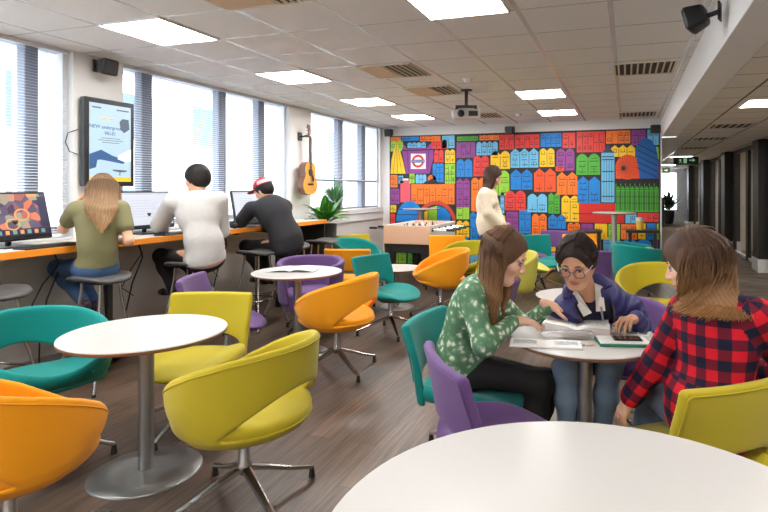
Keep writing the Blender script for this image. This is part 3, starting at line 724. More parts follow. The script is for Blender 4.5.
    P([(-4.0, 2.003), (-3.72, 2.003), (-3.72, 2.057), (-4.0, 2.057)], bar, 4.2)
    disc((-4.03, 0.85), .29, .41, M['BL'], 2.5, 0, PI)
    for q in (.14, .24): line(-4.03 - .27, .85 + q, -4.03 + .27, .85 + q, 2.9, .012)
    arch = mat('mural_brick_red', rgb(196, 66, 44), 0.6)
    for k in range(24):
        a, b = PI * k / 24, PI * (k + 1) / 24
        P([(-3.49 + .40 * math.cos(a), .86 + .40 * math.sin(a)), (-3.49 + .40 * math.cos(b), .86 + .40 * math.sin(b)), (-3.49 + .33 * math.cos(b), .86 + .33 * math.sin(b)), (-3.49 + .33 * math.cos(a), .86 + .33 * math.sin(a))], arch, 2.9)
    P([(-3.73, .72), (-3.66, .72), (-3.66, 1.08), (-3.73, 1.05)], M['YE'], 2.4); P([(-3.65, .72), (-3.47, .72), (-3.47, 1.17), (-3.65, 1.12)], M['LI'], 2.4); P([(-3.46, .72), (-3.2, .72), (-3.2, 1.0), (-3.3, 1.12), (-3.46, 1.17)], M['BL'], 2.4)
    disc((0.01, 1.87), .205, .215, M['RO'], 2.6)
    for k in range(28):
        a = 2 * PI * k / 28; line(-.06 + .03 * math.cos(a), 1.85 + .03 * math.sin(a), .01 + .2 * math.cos(a), 1.87 + .21 * math.sin(a), 2.9, .005)
    disc((-.06, 1.85), .035, .035, ink, 3.1)
    navy = mat('mural_paint_deep_blue', rgb(14, 92, 166), 0.55, var=(9, .1))
    P(P_EGG, navy, 3.3)
    for k in range(7):
        z = 2.26 - k * .10; line(.17 - .002 * k, z, .49, z - .17, 3.6, .014) if z - .17 > 1.68 else None
    P(P_SPIRE, mat('mural_spire', rgb(52, 62, 96), 0.55), 2.7)
    o = mb.build('mural', None, (0, YB - 0.001, 0))
    tag(o, 'bright mural of crowded colourful painted houses covering the far wall', 'mural')
    text_obj('lettering', 'UNDERGROUND', 0.036, M['WH'], o, (-3.86, y0 - .0056, 2.03), (PI/2, 0, 0), ext=0)
BLOCKS = [
    (-4.46, 2.4, -4.21, 2.55, 'OR', 'f', 2), (-4.21, 2.42, -3.83, 2.55, 'BL', 'f', 2), (-3.83, 2.4, -3.39, 2.53, 'OR', 'f', 3), (-3.38, 2.26, -3.11, 2.53, 'LB', 'f', 2), (-4.45, 2.22, -4.16, 2.45, 'LI', 'r', 2),
    (-4.09, 2.28, -3.69, 2.4, 'LB', 'z', 4), (-3.6, 2.25, -3.26, 2.44, 'RE', 'r', 3), (-3.54, 1.99, -3.33, 2.25, 'RE', 'r', 2), (-3.32, 1.97, -3.1, 2.25, 'YE', 'r', 2), (-3.57, 1.61, -3.33, 1.99, 'BL', 'z', 3),
    (-3.32, 1.58, -3.1, 1.97, 'LI', 'f', 3), (-4.45, 1.51, -4.28, 1.77, 'OR', 'f', 2), (-4.45, 1.19, -4.24, 1.5, 'PU', 'f', 2), (-4.45, 1.02, -4.31, 1.18, 'YE', 'f', 2), (-4.45, 0.78, -4.33, 1.01, 'RE', 'f', 1),
    (-4.28, 1.59, -4.16, 1.76, 'LB', 'z', 3), (-4.05, 1.59, -3.92, 1.8, 'LI', 'r', 2), (-3.92, 1.59, -3.68, 1.78, 'LB', 'z', 3), (-4.24, 1.22, -4.01, 1.66, 'PR', 'f', 1), (-4.21, 1.65, -4.05, 1.7, 'WH', 'f', 1),
    (-4.01, 1.19, -3.11, 1.59, 'OR', 'f', 7), (-3.67, 1.62, -3.48, 1.77, 'OR', 'd', 1), (-3.08, 2.39, -2.65, 2.49, 'GR', 'f', 4), (-2.64, 2.39, -2.25, 2.5, 'OR', 'f', 4), (-2.26, 2.21, -1.97, 2.5, 'RE', 'f', 3),
    (-1.97, 2.23, -1.5, 2.49, 'RE', 'f', 5), (-3.09, 2.07, -2.7, 2.38, 'PU', 'f', 4), (-2.7, 2.11, -2.27, 2.38, 'LB', 'r', 4), (-3.09, 1.71, -2.76, 2.06, 'BL', 'r', 2), (-2.76, 1.72, -2.44, 2.12, 'RE', 'r', 2),
    (-2.43, 1.85, -2.04, 2.2, 'YE', 'r', 2), (-2.05, 1.87, -1.52, 2.24, 'LB', 'p', 3), (-3.09, 1.13, -2.81, 1.7, 'PU', 'p', 2), (-2.8, 1.06, -2.49, 1.71, 'OR', 'r', 2), (-2.49, 1.36, -2.05, 1.84, 'LI', 'r', 2),
    (-2.05, 1.47, -1.63, 1.86, 'BL', 'p', 2), (-3.09, 0.91, -2.82, 1.25, 'LI', 'p', 2), (-3.09, 0.56, -2.82, 0.9, 'YE', 'r', 2), (-2.82, 0.5, -2.58, 1.06, 'BL', 'r', 2), (-2.58, 0.54, -2.24, 1.17, 'LB', 'r', 2),
    (-2.24, 1.03, -2.15, 1.43, 'LB', 'r', 1), (-2.16, 1.09, -1.75, 1.47, 'RE', 'r', 2), (-1.62, 1.43, -1.21, 1.87, 'RO', 'p', 2), (-1.21, 1.38, -0.83, 1.8, 'OR', 'p', 2), (-1.74, 1.06, -1.36, 1.41, 'LB', 'r', 2),
    (-1.36, 1.04, -1.14, 1.43, 'GR', 'p', 2), (-1.13, 0.9, -0.8, 1.38, 'YE', 'r', 2), (-2.13, 0.66, -1.89, 1.08, 'PU', 'f', 2), (-1.89, 0.67, -1.66, 1.13, 'BL', 'f', 2), (-1.66, 0.64, -1.37, 1.05, 'OR', 'r', 2),
    (-1.36, 0.77, -1.03, 1.05, 'BL', 'p', 2), (-1.02, 0.66, -0.78, 0.9, 'OR', 'r', 2), (-2.24, 0.7, -2.13, 1.02, 'YE', 'r', 1), (-2.13, 0.45, -1.38, 0.67, 'LI', 'z', 4), (-1.36, 0.47, -1.02, 0.76, 'PU', 'f', 2),
    (-1.5, 2.24, -1.11, 2.5, 'BL', 'f', 4), (-1.11, 2.21, -0.87, 2.5, 'RE', 'f', 2), (-1.52, 1.88, -1.23, 2.23, 'YE', 'r', 2), (-1.22, 1.81, -0.88, 2.22, 'PU', 'r', 2), (-0.86, 2.13, -0.36, 2.51, 'RE', 'f', 5),
    (-0.87, 1.73, -0.44, 2.12, 'GR', 'r', 2), (-0.85, 1.23, -0.44, 1.72, 'BL', 'p', 2), (-1.23, 1.8, -1.07, 1.9, 'RO', 'f', 1), (-0.36, 2.27, 0.06, 2.51, 'OR', 'f', 4), (0.06, 2.23, 0.31, 2.51, 'PU', 'f', 2),
    (0.32, 2.23, 0.55, 2.51, 'LB', 'f', 2), (-0.28, 2.04, 0.14, 2.26, 'YE', 'p', 3), (0.45, 1.98, 0.55, 2.22, 'LI', 'r', 1), (0.48, 1.66, 0.55, 1.97, 'PU', 'f', 1), (-0.2, 1.66, 0.21, 1.82, 'RO', 'f', 3),
    (-0.44, 1.25, -0.2, 2.13, 'LB', 't', 1), (-0.2, 1.09, 0.54, 1.6, 'GR', 'g', 9), (-0.92, 0.89, -0.04, 1.25, 'DR', 'f', 1), (-0.04, 0.89, 0.16, 1.08, 'LB', 'f', 2), (0.16, 0.92, 0.55, 1.09, 'RE', 'f', 4),
    (-0.11, 0.61, 0.17, 0.89, 'OR', 'f', 3), (-0.32, 0.6, -0.11, 0.89, 'LI', 'f', 2), (0.17, 0.62, 0.31, 0.91, 'YE', 'f', 1), (0.31, 0.62, 0.47, 0.91, 'BL', 'f', 2), (0.47, 0.62, 0.55, 0.91, 'LI', 'f', 1),
    (-0.55, 0.6, -0.32, 0.89, 'YE', 'f', 2), (-0.78, 0.59, -0.56, 0.88, 'PU', 'f', 2), (-4.44, 0.36, -4.1, 0.66, 'OR', 'r', 2), (-4.44, 0.03, -4.1, 0.35, 'LI', 'p', 2), (-4.08, 0.36, -3.67, 0.64, 'RE', 'r', 2),
    (-4.08, 0.03, -3.67, 0.35, 'GR', 'p', 2), (-3.65, 0.36, -3.35, 0.66, 'LB', 'r', 2), (-3.65, 0.03, -3.35, 0.35, 'PU', 'p', 2), (-3.33, 0.36, -2.83, 0.64, 'BL', 'r', 2), (-3.33, 0.03, -2.83, 0.35, 'BL', 'p', 2),
    (-2.82, 0.36, -2.48, 0.66, 'PU', 'r', 2), (-2.82, 0.03, -2.48, 0.35, 'LB', 'p', 2), (-2.46, 0.36, -2.04, 0.64, 'GR', 'r', 2), (-2.46, 0.03, -2.04, 0.35, 'RE', 'p', 2), (-2.03, 0.36, -1.73, 0.66, 'LI', 'r', 2),
    (-2.03, 0.03, -1.73, 0.35, 'OR', 'p', 2), (-1.71, 0.36, -1.21, 0.64, 'YE', 'r', 2), (-1.71, 0.03, -1.21, 0.35, 'YE', 'p', 2), (-1.2, 0.36, -0.86, 0.66, 'OR', 'r', 2), (-1.2, 0.03, -0.86, 0.35, 'LI', 'p', 2),
    (-0.84, 0.36, -0.42, 0.64, 'RE', 'r', 2), (-0.84, 0.03, -0.42, 0.35, 'GR', 'p', 2), (-0.41, 0.36, -0.11, 0.66, 'LB', 'r', 2), (-0.41, 0.03, -0.11, 0.35, 'PU', 'p', 2), (-0.09, 0.36, 0.41, 0.64, 'BL', 'r', 2),
    (-0.09, 0.03, 0.41, 0.35, 'BL', 'p', 2), (0.42, 0.36, 0.51, 0.66, 'PU', 'r', 2), (0.42, 0.03, 0.51, 0.35, 'LB', 'p', 2),
]
P_GHERK = [(-4.31, 2.4), (-4.37, 2.26), (-4.42, 2.06), (-4.44, 1.79), (-4.12, 1.79), (-4.17, 2.02), (-4.23, 2.22)]
P_TOWER = [(-4.2, 2.27), (-4.15, 2.36), (-4.09, 2.27), (-3.67, 2.29), (-3.61, 2.37), (-3.55, 2.28), (-3.54, 2.09), (-3.62, 1.79), (-4.11, 1.79)]
P_SQUARE = [(-4.01, 1.88), (-3.7, 1.88), (-3.7, 2.17), (-4.01, 2.18)]
P_ROOF = [(-3.78, 1.58), (-3.7, 1.64), (-3.57, 1.68), (-3.45, 1.63), (-3.37, 1.58)]
P_EGG = [(0.2, 1.67), (0.18, 1.87), (0.13, 2.11), (0.16, 2.25), (0.23, 2.34), (0.31, 2.37), (0.4, 2.32), (0.47, 2.19), (0.5, 2.02), (0.5, 1.67)]
P_SPIRE = [(-0.41, 2.13), (-0.32, 2.27), (-0.22, 2.12)]
build_mural()
# ================================================================== upholstery
def cloth(name, c, bump=(420, 0.12)): return mat(name, c, 0.82, spec=0.25, bump=bump, sheen=0.15)
FAB = {'yellow': cloth('yellow_upholstery', rgb(182, 164, 34)), 'orange': cloth('orange_upholstery', rgb(236, 152, 14)), 'teal': cloth('teal_upholstery', rgb(0, 130, 124)),
       'purple': cloth('purple_upholstery', rgb(102, 72, 124)), 'lime': cloth('pale_lime_upholstery', rgb(206, 198, 84)), 'olive': cloth('olive_yellow_upholstery', rgb(168, 158, 24))}
M_fab = cloth('master_upholstery', rgb(200, 200, 200))
def sstep(a, b, x):
    t = np.clip((x - a) / (b - a), 0, 1); return t * t * (3 - 2 * t)

def star_base(t, z_top, r=0.36, rot=0.0):
    MB().lathe([(0.020, 0.140), (0.034, 0.152), (0.036, 0.19), (0.027, 0.205), (0.026, z_top)], M_chrome, 20).build('pedestal', t)
    for k in range(4):
        a = rot + PI / 4 + k * PI / 2; c, s = math.cos(a), math.sin(a)
        m = MB(); pts = [(0.02, .172), (0.12, .138), (0.24, .090), (r - .01, .052)]
        # flat tapered bar
        vs = []; 
        for (q, z) in pts:
            wd = 0.021 - 0.010 * q / r; th = 0.015 - 0.006 * q / r
            for (u, v_) in ((-wd, -th), (wd, -th), (wd, th * .6), (wd * .5, th), (-wd * .5, th), (-wd, th * .6)):
                vs.append((c * q - s * u, s * q + c * u, z + v_))
        fs = []
        for i in range(3):
            for j in range(6): fs.append((i*6+j, i*6+(j+1) % 6, (i+1)*6+(j+1) % 6, (i+1)*6+j))
        fs += [tuple(reversed(range(6))), tuple(range(18, 24))]
        m.add(vs, fs, M_chrome)
        leg = m.build('leg', t)
        MB().lathe([(0.017, 0), (0.016, 0.012), (0.012, 0.05)], M_dark, 12, (c * (r - .015), s * (r - .015), 0)).build('foot', leg)

# ---- hoop chair: round dished seat, one shell that rises from both sides to the back, a lens-shaped slot behind
HRZ = ([.31, .318, .33, .35, .38, .42, .5, .6, .8], [.09, .20, .275, .318, .342, .355, .366, .372, .386])
def hoop_R(z): return np.interp(z, *HRZ)
def hoop_meshes():
    h = 0.0075
    def rimz(x): return np.interp(x, [-.42, -.33, -.2, -.05, .08, .2, .29, .37, .42], [.79, .782, .758, .712, .662, .600, .535, .468, .44])
    def smx(a, b, k): hh = np.maximum(k - np.abs(a - b), 0) / k; return np.maximum(a, b) + hh * hh * k * .25
    F1 = Field((-.46, -.46, .27), (.46, .46, .86), h)
    def shell(x, y, z):
        zz = z - .085 * sstep(-.06, .38, x) * sstep(.52, .42, z); rho = np.sqrt((x * 1.03) ** 2 + (y * 0.98) ** 2); R = hoop_R(zz); th = 0.025 - 0.004 * sstep(.5, .75, z)
        d = (np.abs(rho - R + th) - th) * np.where(z < .36, .45, .9)
        return smx(smx(d, z - rimz(x), .034), .312 - zz, .01)
    F1.fn(shell, (-.46, -.46, .27), (.46, .46, .86), 0.005)
    def slot(x, y, z):
        ph = np.arctan2(np.abs(y), -x); u = np.clip(ph / 1.12, 0, 1); zl = .398 + .0 * u; zu = .402 + .168 * np.cos(u * PI / 2) ** .9
        return np.maximum(np.maximum(np.maximum(zl - z, (z - zu) * .9), (ph - 1.12) * .3), .2 - np.sqrt(x * x + y * y))
    F1.fn(slot, (-.46, -.46, .40), (.10, .46, .66), 0.018, 'sub')
    band = np_mesh('hoop_band', *F1.nets(), M_fab, None, 2)
    F2 = Field((-.46, -.46, .28), (.46, .46, .60), h)
    def seat(x, y, z):
        rho = np.sqrt((x * 1.01) ** 2 + (y * 0.98) ** 2); R = hoop_R(z) - 0.012
        zt = 0.436 + 0.03 * sstep(.12, .34, np.abs(y)) - 0.012 * sstep(.12, .36, x)
        return smx(smx((rho - R) * .7, (z - zt) * .9, .05), .336 + .075 * sstep(-.06, .38, x) - z, .02)
    F2.fn(seat, (-.46, -.46, .28), (.46, .46, .60), 0.01)
    st = np_mesh('hoop_seat', *F2.nets(), M_fab)
    pts = []
    for k in range(61):
        a = PI * (0.13 + 1.74 * k / 60); x = math.cos(a); y = math.sin(a)
        rr = 0.36
        for _ in range(8):
            zz = float(rimz(np.array(rr * x))) - 0.030; R = float(hoop_R(zz))
            rr = R / math.hypot(x * 1.03, y * .98) + 0.0005
        pts.append((rr * x, rr * y, zz))
    pp = MB().tube(pts, 0.0034, M_fab, 6).mesh('hoop_piping')
    return band, st, pp
HB, HS, HP = hoop_meshes()
for q in (HB, HS, HP): q.transform(Matrix.Translation((0, 0, .056)) @ Matrix.Diagonal((.93, .93, .958, 1)))
def hoop_proto():
    t = empty('hoop_back_chair')
    b = link('back_band', HB, t); link('piping', HP, b); link('seat', HS, t)
    star_base(t, 0.36, .375)
    return t
# ---- square-back chair: saddle-shaped seat, wide panel back joined to it at both sides, a slot between
def square_meshes():
    h = 0.0075
    def smx(a, b, k=.022): hh = np.maximum(k - np.abs(a - b), 0) / k; return np.maximum(a, b) + hh * hh * k * .25
    F = Field((-.44, -.40, .34), (.30, .40, .86), h)
    def back(x, y, z):
        lean = 0.15 * (z - 0.45)
        xc = -0.265 - lean + 0.95 * y * y * (1 - .5 * sstep(.55, .8, z))
        hw = 0.272 + 0.03 * (z - .6)
        return smx(smx(np.abs(x - xc) - 0.024, np.abs(y) - hw), np.maximum(z - 0.79, 0.37 - z))
    F.fn(back, (-.44, -.40, .34), (.30, .40, .86), 0.01)
    F.fn(lambda x, y, z: (np.sqrt((y / .205) ** 2 + ((z - .468) / .056) ** 2) - 1) * .055, (-.44, -.22, .38), (-.05, .22, .56), 0.02, 'sub')
    bk = np_mesh('square_back', *F.nets(), M_fab)
    G = Field((-.36, -.36, .28), (.38, .36, .58), h)
    def seat(x, y, z):
        u = np.abs(x - .01) / 0.30; v_ = np.abs(y) / (0.292 - .035 * sstep(0, .3, x))
        d = ((u ** 3 + v_ ** 3) ** (1 / 3) - 1) * 0.26
        up = sstep(.10, .29, np.abs(y)) * (1 - .7 * sstep(-.05, .28, x))
        zt = 0.430 + 0.055 * up - 0.030 * sstep(.12, .31, x) + .01 * sstep(.1, .28, -x)
        zb = 0.340 + 0.055 * sstep(.05, .29, np.abs(y)) + 0.02 * sstep(.1, .31, x)
        return smx(d, np.maximum(z - zt, zb - z), .05)
    G.fn(seat, (-.36, -.36, .28), (.38, .36, .58), 0.01)
    st = np_mesh('square_seat', *G.nets(), M_fab)
    def bx(y, z): return -0.265 - .15 * (z - .45) + .95 * y * y * (1 - .5 * float(sstep(.55, .8, np.array(z)))) - .0245
    pts = [(bx(.262, z), -.268, z) for z in (.50, .56, .62, .68, .73, .758)] + [(bx(y, .770), y, .770) for y in [(-.255 + .51 * k / 20) for k in range(21)]] + [(bx(.262, z), .268, z) for z in (.758, .73, .68, .62, .56, .50)]
    pp = MB().tube(pts, 0.0034, M_fab, 6).mesh('square_piping')
    return bk, st, pp
QB, QS, QP = square_meshes()
def square_proto():
    t = empty('square_back_chair')
    b = link('backrest', QB, t); link('piping', QP, b); link('seat', QS, t)
    MB().lathe([(0.12, .335), (0.12, .352)], M_dark, 24).build('seat_plate', t)
    star_base(t, 0.345)
    return t
# ---- tub chair
def tub_meshes():
    F = Field((-.46, -.46, .16), (.46, .46, .84), 0.008)
    def tub(x, y, z):
        rho = np.sqrt(x * x + y * y); R = 0.33 + 0.06 * (z - .4) - 0.12 * sstep(.34, .2, z)
        d = np.abs(rho - R + .028) - .028
        zt = 0.765 - 0.055 * sstep(-.3, .3, x); a = np.maximum(z - zt, .2 - z); k = .03
        hh = np.maximum(k - np.abs(d - a), 0) / k
        return np.maximum(d, a) + hh * hh * k * .25
    F.fn(tub, (-.46, -.46, .16), (.46, .46, .84), 0.01)
    F.fn(lambda x, y, z: np.maximum(np.abs(y) - (.20 + .1 * (z - .5)), np.maximum(.2 - x, .20 - z)), (.1, -.46, .16), (.46, .46, .84), 0.03, 'sub')
    a = np_mesh('tub_shell', *F.nets(), M_fab)
    G = Field((-.40, -.40, .18), (.44, .40, .50), 0.008)
    def seat(x, y, z):
        rho = np.sqrt(np.minimum(x, 0) ** 2 + np.maximum(x, 0) ** 2 * .85 + y * y); d = rho - .285
        a_ = np.maximum(z - .44 - .012 * (1 - (rho / .3) ** 2), .24 - z); k = .05
        hh = np.maximum(k - np.abs(d - a_), 0) / k
        return np.maximum(d, a_) + hh * hh * k * .25
    G.fn(seat, (-.40, -.40, .18), (.44, .40, .50), 0.01)
    return a, np_mesh('tub_seat', *G.nets(), M_fab)
TB, TS = tub_meshes()
def tub_proto():
    t = empty('tub_chair'); link('tub_shell', TB, t); link('seat', TS, t); star_base(t, 0.25, 0.34); return t
PROTO = {}
def chair(kind, colour, x, y, deg, label, base=0.0, group='coloured swivel chairs around the tables'):
    mk = {'hoop': hoop_proto, 'square': square_proto, 'tub': tub_proto}[kind]
    if kind not in PROTO: PROTO[kind] = t = mk(); 
    else: t = copy_tree(PROTO[kind])
    t.location = (x, y, 0.003); t.rotation_euler = (0, 0, math.radians(deg))
    tag(t, label, 'chair', group)
    for s in [t]: recolour_all(s, FAB[colour])
    return t
def recolour_all(o, m):
    for c in [x for x in SC.objects if x.parent == o]:
        if c.type == 'MESH':
            for s in c.material_slots:
                if s.material and (s.material == M_fab or s.material in FAB.values()): s.link = 'OBJECT'; s.material = m
        recolour_all(c, m)

CHAIRS = [
 ('hoop', 'yellow', -1.735, 2.22, 176, 'yellow hoop-backed chair in the foreground, right of the nearest full table'),
 ('hoop', 'orange', -2.28, 4.08, 180, 'orange hoop-backed chair beside the table with the newspaper'),
 ('hoop', 'orange', -2.34, 1.57, 84, 'orange hoop-backed chair cut by the left edge of the photo'),
 ('hoop', 'teal', -3.06, 2.21, -16, 'teal hoop-backed chair behind the nearest full table at far left'),
 ('square', 'yellow', -2.60, 2.84, -72, 'yellow square-backed chair directly behind the nearest full table'),
 ('square', 'purple', -3.10, 3.76, 22, 'purple square-backed chair half hidden behind a yellow one, below the boy in grey'),
 ('tub', 'purple', -3.17, 5.13, -66, 'purple tub chair behind the table with the newspaper'),
 ('hoop', 'teal', -3.55, 6.95, -12, 'small teal hoop-backed chair beyond the purple tub chair, near the plants'),
 ('square', 'orange', -3.20, 6.12, 105, 'orange square-backed chair seen from behind between the purple tub and a teal chair'),
 ('square', 'yellow', -3.78, 7.52, -35, 'bright yellow square-backed chair in front of the corner window'),
 ('square', 'teal', -2.33, 5.30, -18, 'teal square-backed chair in the open, facing the camera in mid-room'),
 ('hoop', 'orange', -2.06, 6.10, 205, 'orange hoop-backed chair just left of the woman in the green blouse'),
 ('square', 'orange', -2.50, 7.72, -72, 'orange square-backed chair standing in front of the table football'),
 ('hoop', 'olive', -1.95, 6.92, -100, 'olive-yellow hoop-backed chair behind the orange one by the table football'),
 ('hoop', 'lime', -1.27, 6.02, 228, 'pale lime hoop-backed chair seen behind the head of the woman in green'),
 ('square', 'lime', -1.30, 7.62, 2, 'pale lime chair of which only the seat front shows, below a teal back'),
 ('square', 'teal', -1.22, 8.25, -58, 'teal square-backed chair left of the head of the woman in navy'),
 ('square', 'purple', -1.12, 9.12, -92, 'far purple square-backed chair close against the mural'),
 ('square', 'purple', -0.45, 6.85, 92, 'purple square-backed chair seen from behind, right of the navy woman'),
 ('square', 'orange', -0.58, 8.60, -62, 'small far orange chair left of the tall pedestal table'),
 ('tub', 'teal', 0.14, 7.93, 12, 'teal tub chair with an orange cushion, beyond the yellow chair'),
 ('hoop', 'yellow', 0.25, 5.30, -104, 'yellow hoop-backed chair behind the hair of the woman in plaid'),
 ('hoop', 'purple', -0.08, 3.50, -98, 'purple chair the woman in the navy jacket is sitting on'),
 ('square', 'purple', -0.50, 2.38, 34, 'empty purple square-backed chair pushed to the corner of the big near table'),
 ('square', 'teal', -0.80, 2.93, -4, 'teal square-backed chair the woman in the green blouse is sitting on'),
 ('square', 'yellow', 0.215, 2.50, 130, 'yellow square-backed chair the woman in red plaid is sitting on'),
 ('square', 'purple', -1.17, 4.25, 168, 'purple chair low behind the shoulder of the woman in green'),
]
CH = [chair(*c) for c in CHAIRS]
for i, c in enumerate(CH):                    # swivel bases stand at their own angles
    extra = [0.35, 0.2, 0.5, 0.1, 0.6, 0.3, 0.2, 0.5, 0.1, 0.7, 0.15, 0.4][i % 12]
    for o in kids(c):
        if o.name.split('.')[0] == 'leg': o.rotation_euler = (0, 0, extra)
cu = MB(); 
F = Field((-.22, -.22, -.12), (.22, .22, .12), 0.008)
F.fn(lambda x, y, z: (((np.abs(x) / .185) ** 4 + (np.abs(y) / .185) ** 4 + (np.abs(z) / (.075)) ** 2.2) - 1) * .05, (-.22, -.22, -.12), (.22, .22, .12), 0.005)
cush = link('seat_cushion', np_mesh('cushion', *F.nets(), FAB['orange']), None, (0.22, 7.95, 0.555), (0.0, -.75, 0.4))
tag(cush, 'orange cushion lying inside the teal tub chair', 'cushion')

# ================================================================== tables
def cafe_table(x, y, zt, r, rb, label, rp=0.038, top_m=None, name='round_table', th=0.022):
    t = empty(name, (x, y, 0), 0, label, 'table', 'round white pedestal tables')
    n = 72
    tp = MB().lathe([(r - .004, zt - th), (r, zt - th + .004), (r, zt - .005)], M_edge, n).lathe([(r + .0006, zt - .006), (r, zt - .002), (r - .004, zt), ], top_m or M_white, n)
    tp.build('tabletop', t)
    MB().lathe([(rp, .012), (rp, zt - th - .001)], M_steel, 28).build('column', t)
    MB().lathe([(.10, zt - th - .012), (.11, zt - th - .001)], M_dark, 24).build('top_plate', t)
    MB().lathe([(rb, 0.0), (rb, .006), (rb - .006, .011), (rb * .6, .014), (rp + .02, .018), (rp + .001, .022)], M_steel, 56).build('base', t)
    return t
cafe_table(-2.425, 2.315, .745, .40, .275, 'white round table nearest the camera that shows its whole steel base')
cafe_table(-2.86, 4.40, .745, .40, .275, 'white round table with a newspaper on it')
cafe_table(-0.205, 2.925, .745, .375, .26, 'white round table where the three women are working')
cafe_table(-0.039, 1.231, .745, .624, .36, 'big white round table filling the bottom right foreground', rp=.045)
cafe_table(-0.46, 5.33, .50, .37, .25, 'low white round table half hidden left of the navy jacket')
cafe_table(-2.78, 6.50, .50, .33, .22, 'low white table between the teal chair and the orange chair')
M_grey_top = mat('grey_table_top', rgb(176, 166, 158), 0.4)
cafe_table(-0.19, 8.95, 1.13, .325, .24, 'tall slim pedestal table standing before the red bus on the mural', rp=.042, top_m=M_grey_top, name='tall_table')
cafe_table(-3.62, 9.62, 1.13, .34, .24, 'tall pedestal table behind the table football', rp=.042, top_m=M_grey_top, name='tall_table')
# dark low benches against the mural
def bench(x0, x1, y, z, label):
    t = empty('side_bench', ((x0 + x1) / 2, y, 0), 0, label, 'bench', 'dark benches along the mural'); w_ = (x1 - x0) / 2
    MB().box((-w_, -.17, z - .045), (w_, .17, z), M_dark, .01).build('bench_top', t)
    for sx in (-w_ * .75, w_ * .75): MB().box((sx - .025, -.12, 0), (sx + .025, .12, z - .045), M_dark, .005).build('leg', t)
bench(-0.82, -0.40, 9.72, .80, 'dark narrow bench against the mural, left of the tall pedestal table')
bench(-0.02, 0.50, 9.72, .82, 'dark narrow bench against the mural at its right end')
t = empty('takeaway_cup', (0.20, 9.72, .82), 0, 'white and yellow cup standing on the dark bench by the mural', 'cup')
MB().lathe([(.05, 0), (.062, .14)], mat('cup_yellow', rgb(238, 196, 60), .5), 20).build('cup_body', t); MB().lathe([(.066, .14), (.066, .19), (.06, .20)], M_white, 20).build('lid', t)

# ================================================================== counter, stools, monitors
YC1 = 6.98
t = empty('bar_counter', (-4.3, 2.0, 0), 0, 'long counter with an orange front edge running under the windows', 'counter')
ZT = 1.06
MB().box((-.28, Y0 + .1 - 2, ZT - .035), (.243, YC1 - 2, ZT), M_counter, .003).build('worktop', t)
MB().box((.243, Y0 + .1 - 2, ZT - .050), (.252, YC1 - 2, ZT + .001), M_orange_edge, .002).build('front_edge', t)
for y in (-1.2, 0.9, 2.05, 3.62, 4.75, 6.05):
    MB().box((.06, y - .025 - 2, 0), (.12, y + .025 - 2, ZT - .04), M_dark, .004).box((-.26, y - .02 - 2, ZT - .09), (.2, y + .02 - 2, ZT - .04), M_dark).build('leg', t)
MB().box((-.26, YC1 - .03 - 2, 0), (.22, YC1 - 2, ZT - .036), M_dark, .003).build('end_panel', t)
for y in (1.6, 3.25, 4.05, 5.2):
    cbl = MB().tube([(-.05, y - 2, ZT - .04), (-.02, y - 1.97, .86), (-.08, y - 2.03, .62), (-.2, y - 2.0, .3), (-.26, y - 1.96, .02)], .007, M_black, 6)
    cbl.tube([(-.03, y - 1.96, .9), (.0, y - 2.12, .76), (-.06, y - 2.16, .6), (-.1, y - 2.0, .5)], .005, M_black, 6).build('cable', t)
def stool_meshes():
    F = Field((-.25, -.25, .70), (.25, .25, .90), .007)
    def seat(x, y, z):
        u = np.abs(x) / .185; v_ = np.abs(y) / (.215 - .03 * (x + .18) / .36)
        d = ((u ** 3 + v_ ** 3) ** (1 / 3) - 1) * .18
        mid = .805 + .022 * sstep(.05, .2, np.abs(y)) - .012 * sstep(.05, .2, np.abs(x)) ; a = np.abs(z - mid) - .017; k = .02
        hh = np.maximum(k - np.abs(d - a), 0) / k
        return np.maximum(d, a) + hh * hh * k * .25
    F.fn(seat, (-.25, -.25, .70), (.25, .25, .90), .005)
    return np_mesh('stool_seat', *F.nets(), mat('grey_stool_seat', rgb(78, 76, 76), .55))
SS = stool_meshes()
stool0 = None
def stool(x, y, deg, label):
    global stool0
    if stool0 is None:
        t = stool0 = empty('bar_stool'); link('seat', SS, t)
        for sx in (-1, 1):
            for sy in (-1, 1):
                pts = [(sx * (.10 + .14 * q ** 1.6), sy * (.08 + .15 * q ** 1.6), .79 - .785 * q) for q in [k / 9 for k in range(10)]]
                lg = MB().tube(pts, .0115, M_chrome, 10).build('leg', t)
                MB().lathe([(.014, 0), (.014, .02)], M_dark, 10, (sx * .24, sy * .23, 0)).build('foot_cap', lg)
        q = .62; r1, r2 = (.10 + .14 * q ** 1.6), (.08 + .15 * q ** 1.6); z = .79 - .785 * q
        MB().tube([(r1, r2, z), (-r1, r2, z), (-r1, -r2, z), (r1, -r2, z)], .009, M_chrome, 8, closed=True).build('foot_rail', t)
        MB().box((-.12, -.10, .775), (.12, .10, .79), M_dark, .004).build('seat_plate', t)
    else: t = copy_tree(stool0)
    t.location = (x, y, 0.002); t.rotation_euler = (0, 0, math.radians(deg)); tag(t, label, 'stool', 'grey stools along the window counter')
stool(-3.95, 2.55, 5, 'grey bar stool before the game screen, cut by the left edge of the photo')
stool(-3.86, 3.26, -4, 'grey bar stool under the girl in the olive T-shirt')
stool(-3.84, 4.16, 3, 'grey bar stool under the young man in the grey sweatshirt')
stool(-3.83, 5.12, -8, 'empty grey bar stool between the grey sweatshirt and the red cap')
stool(-3.82, 5.78, 4, 'grey bar stool under the person in the red cap')
stool(-3.80, 6.42, 0, 'empty grey bar stool at the far end of the counter')

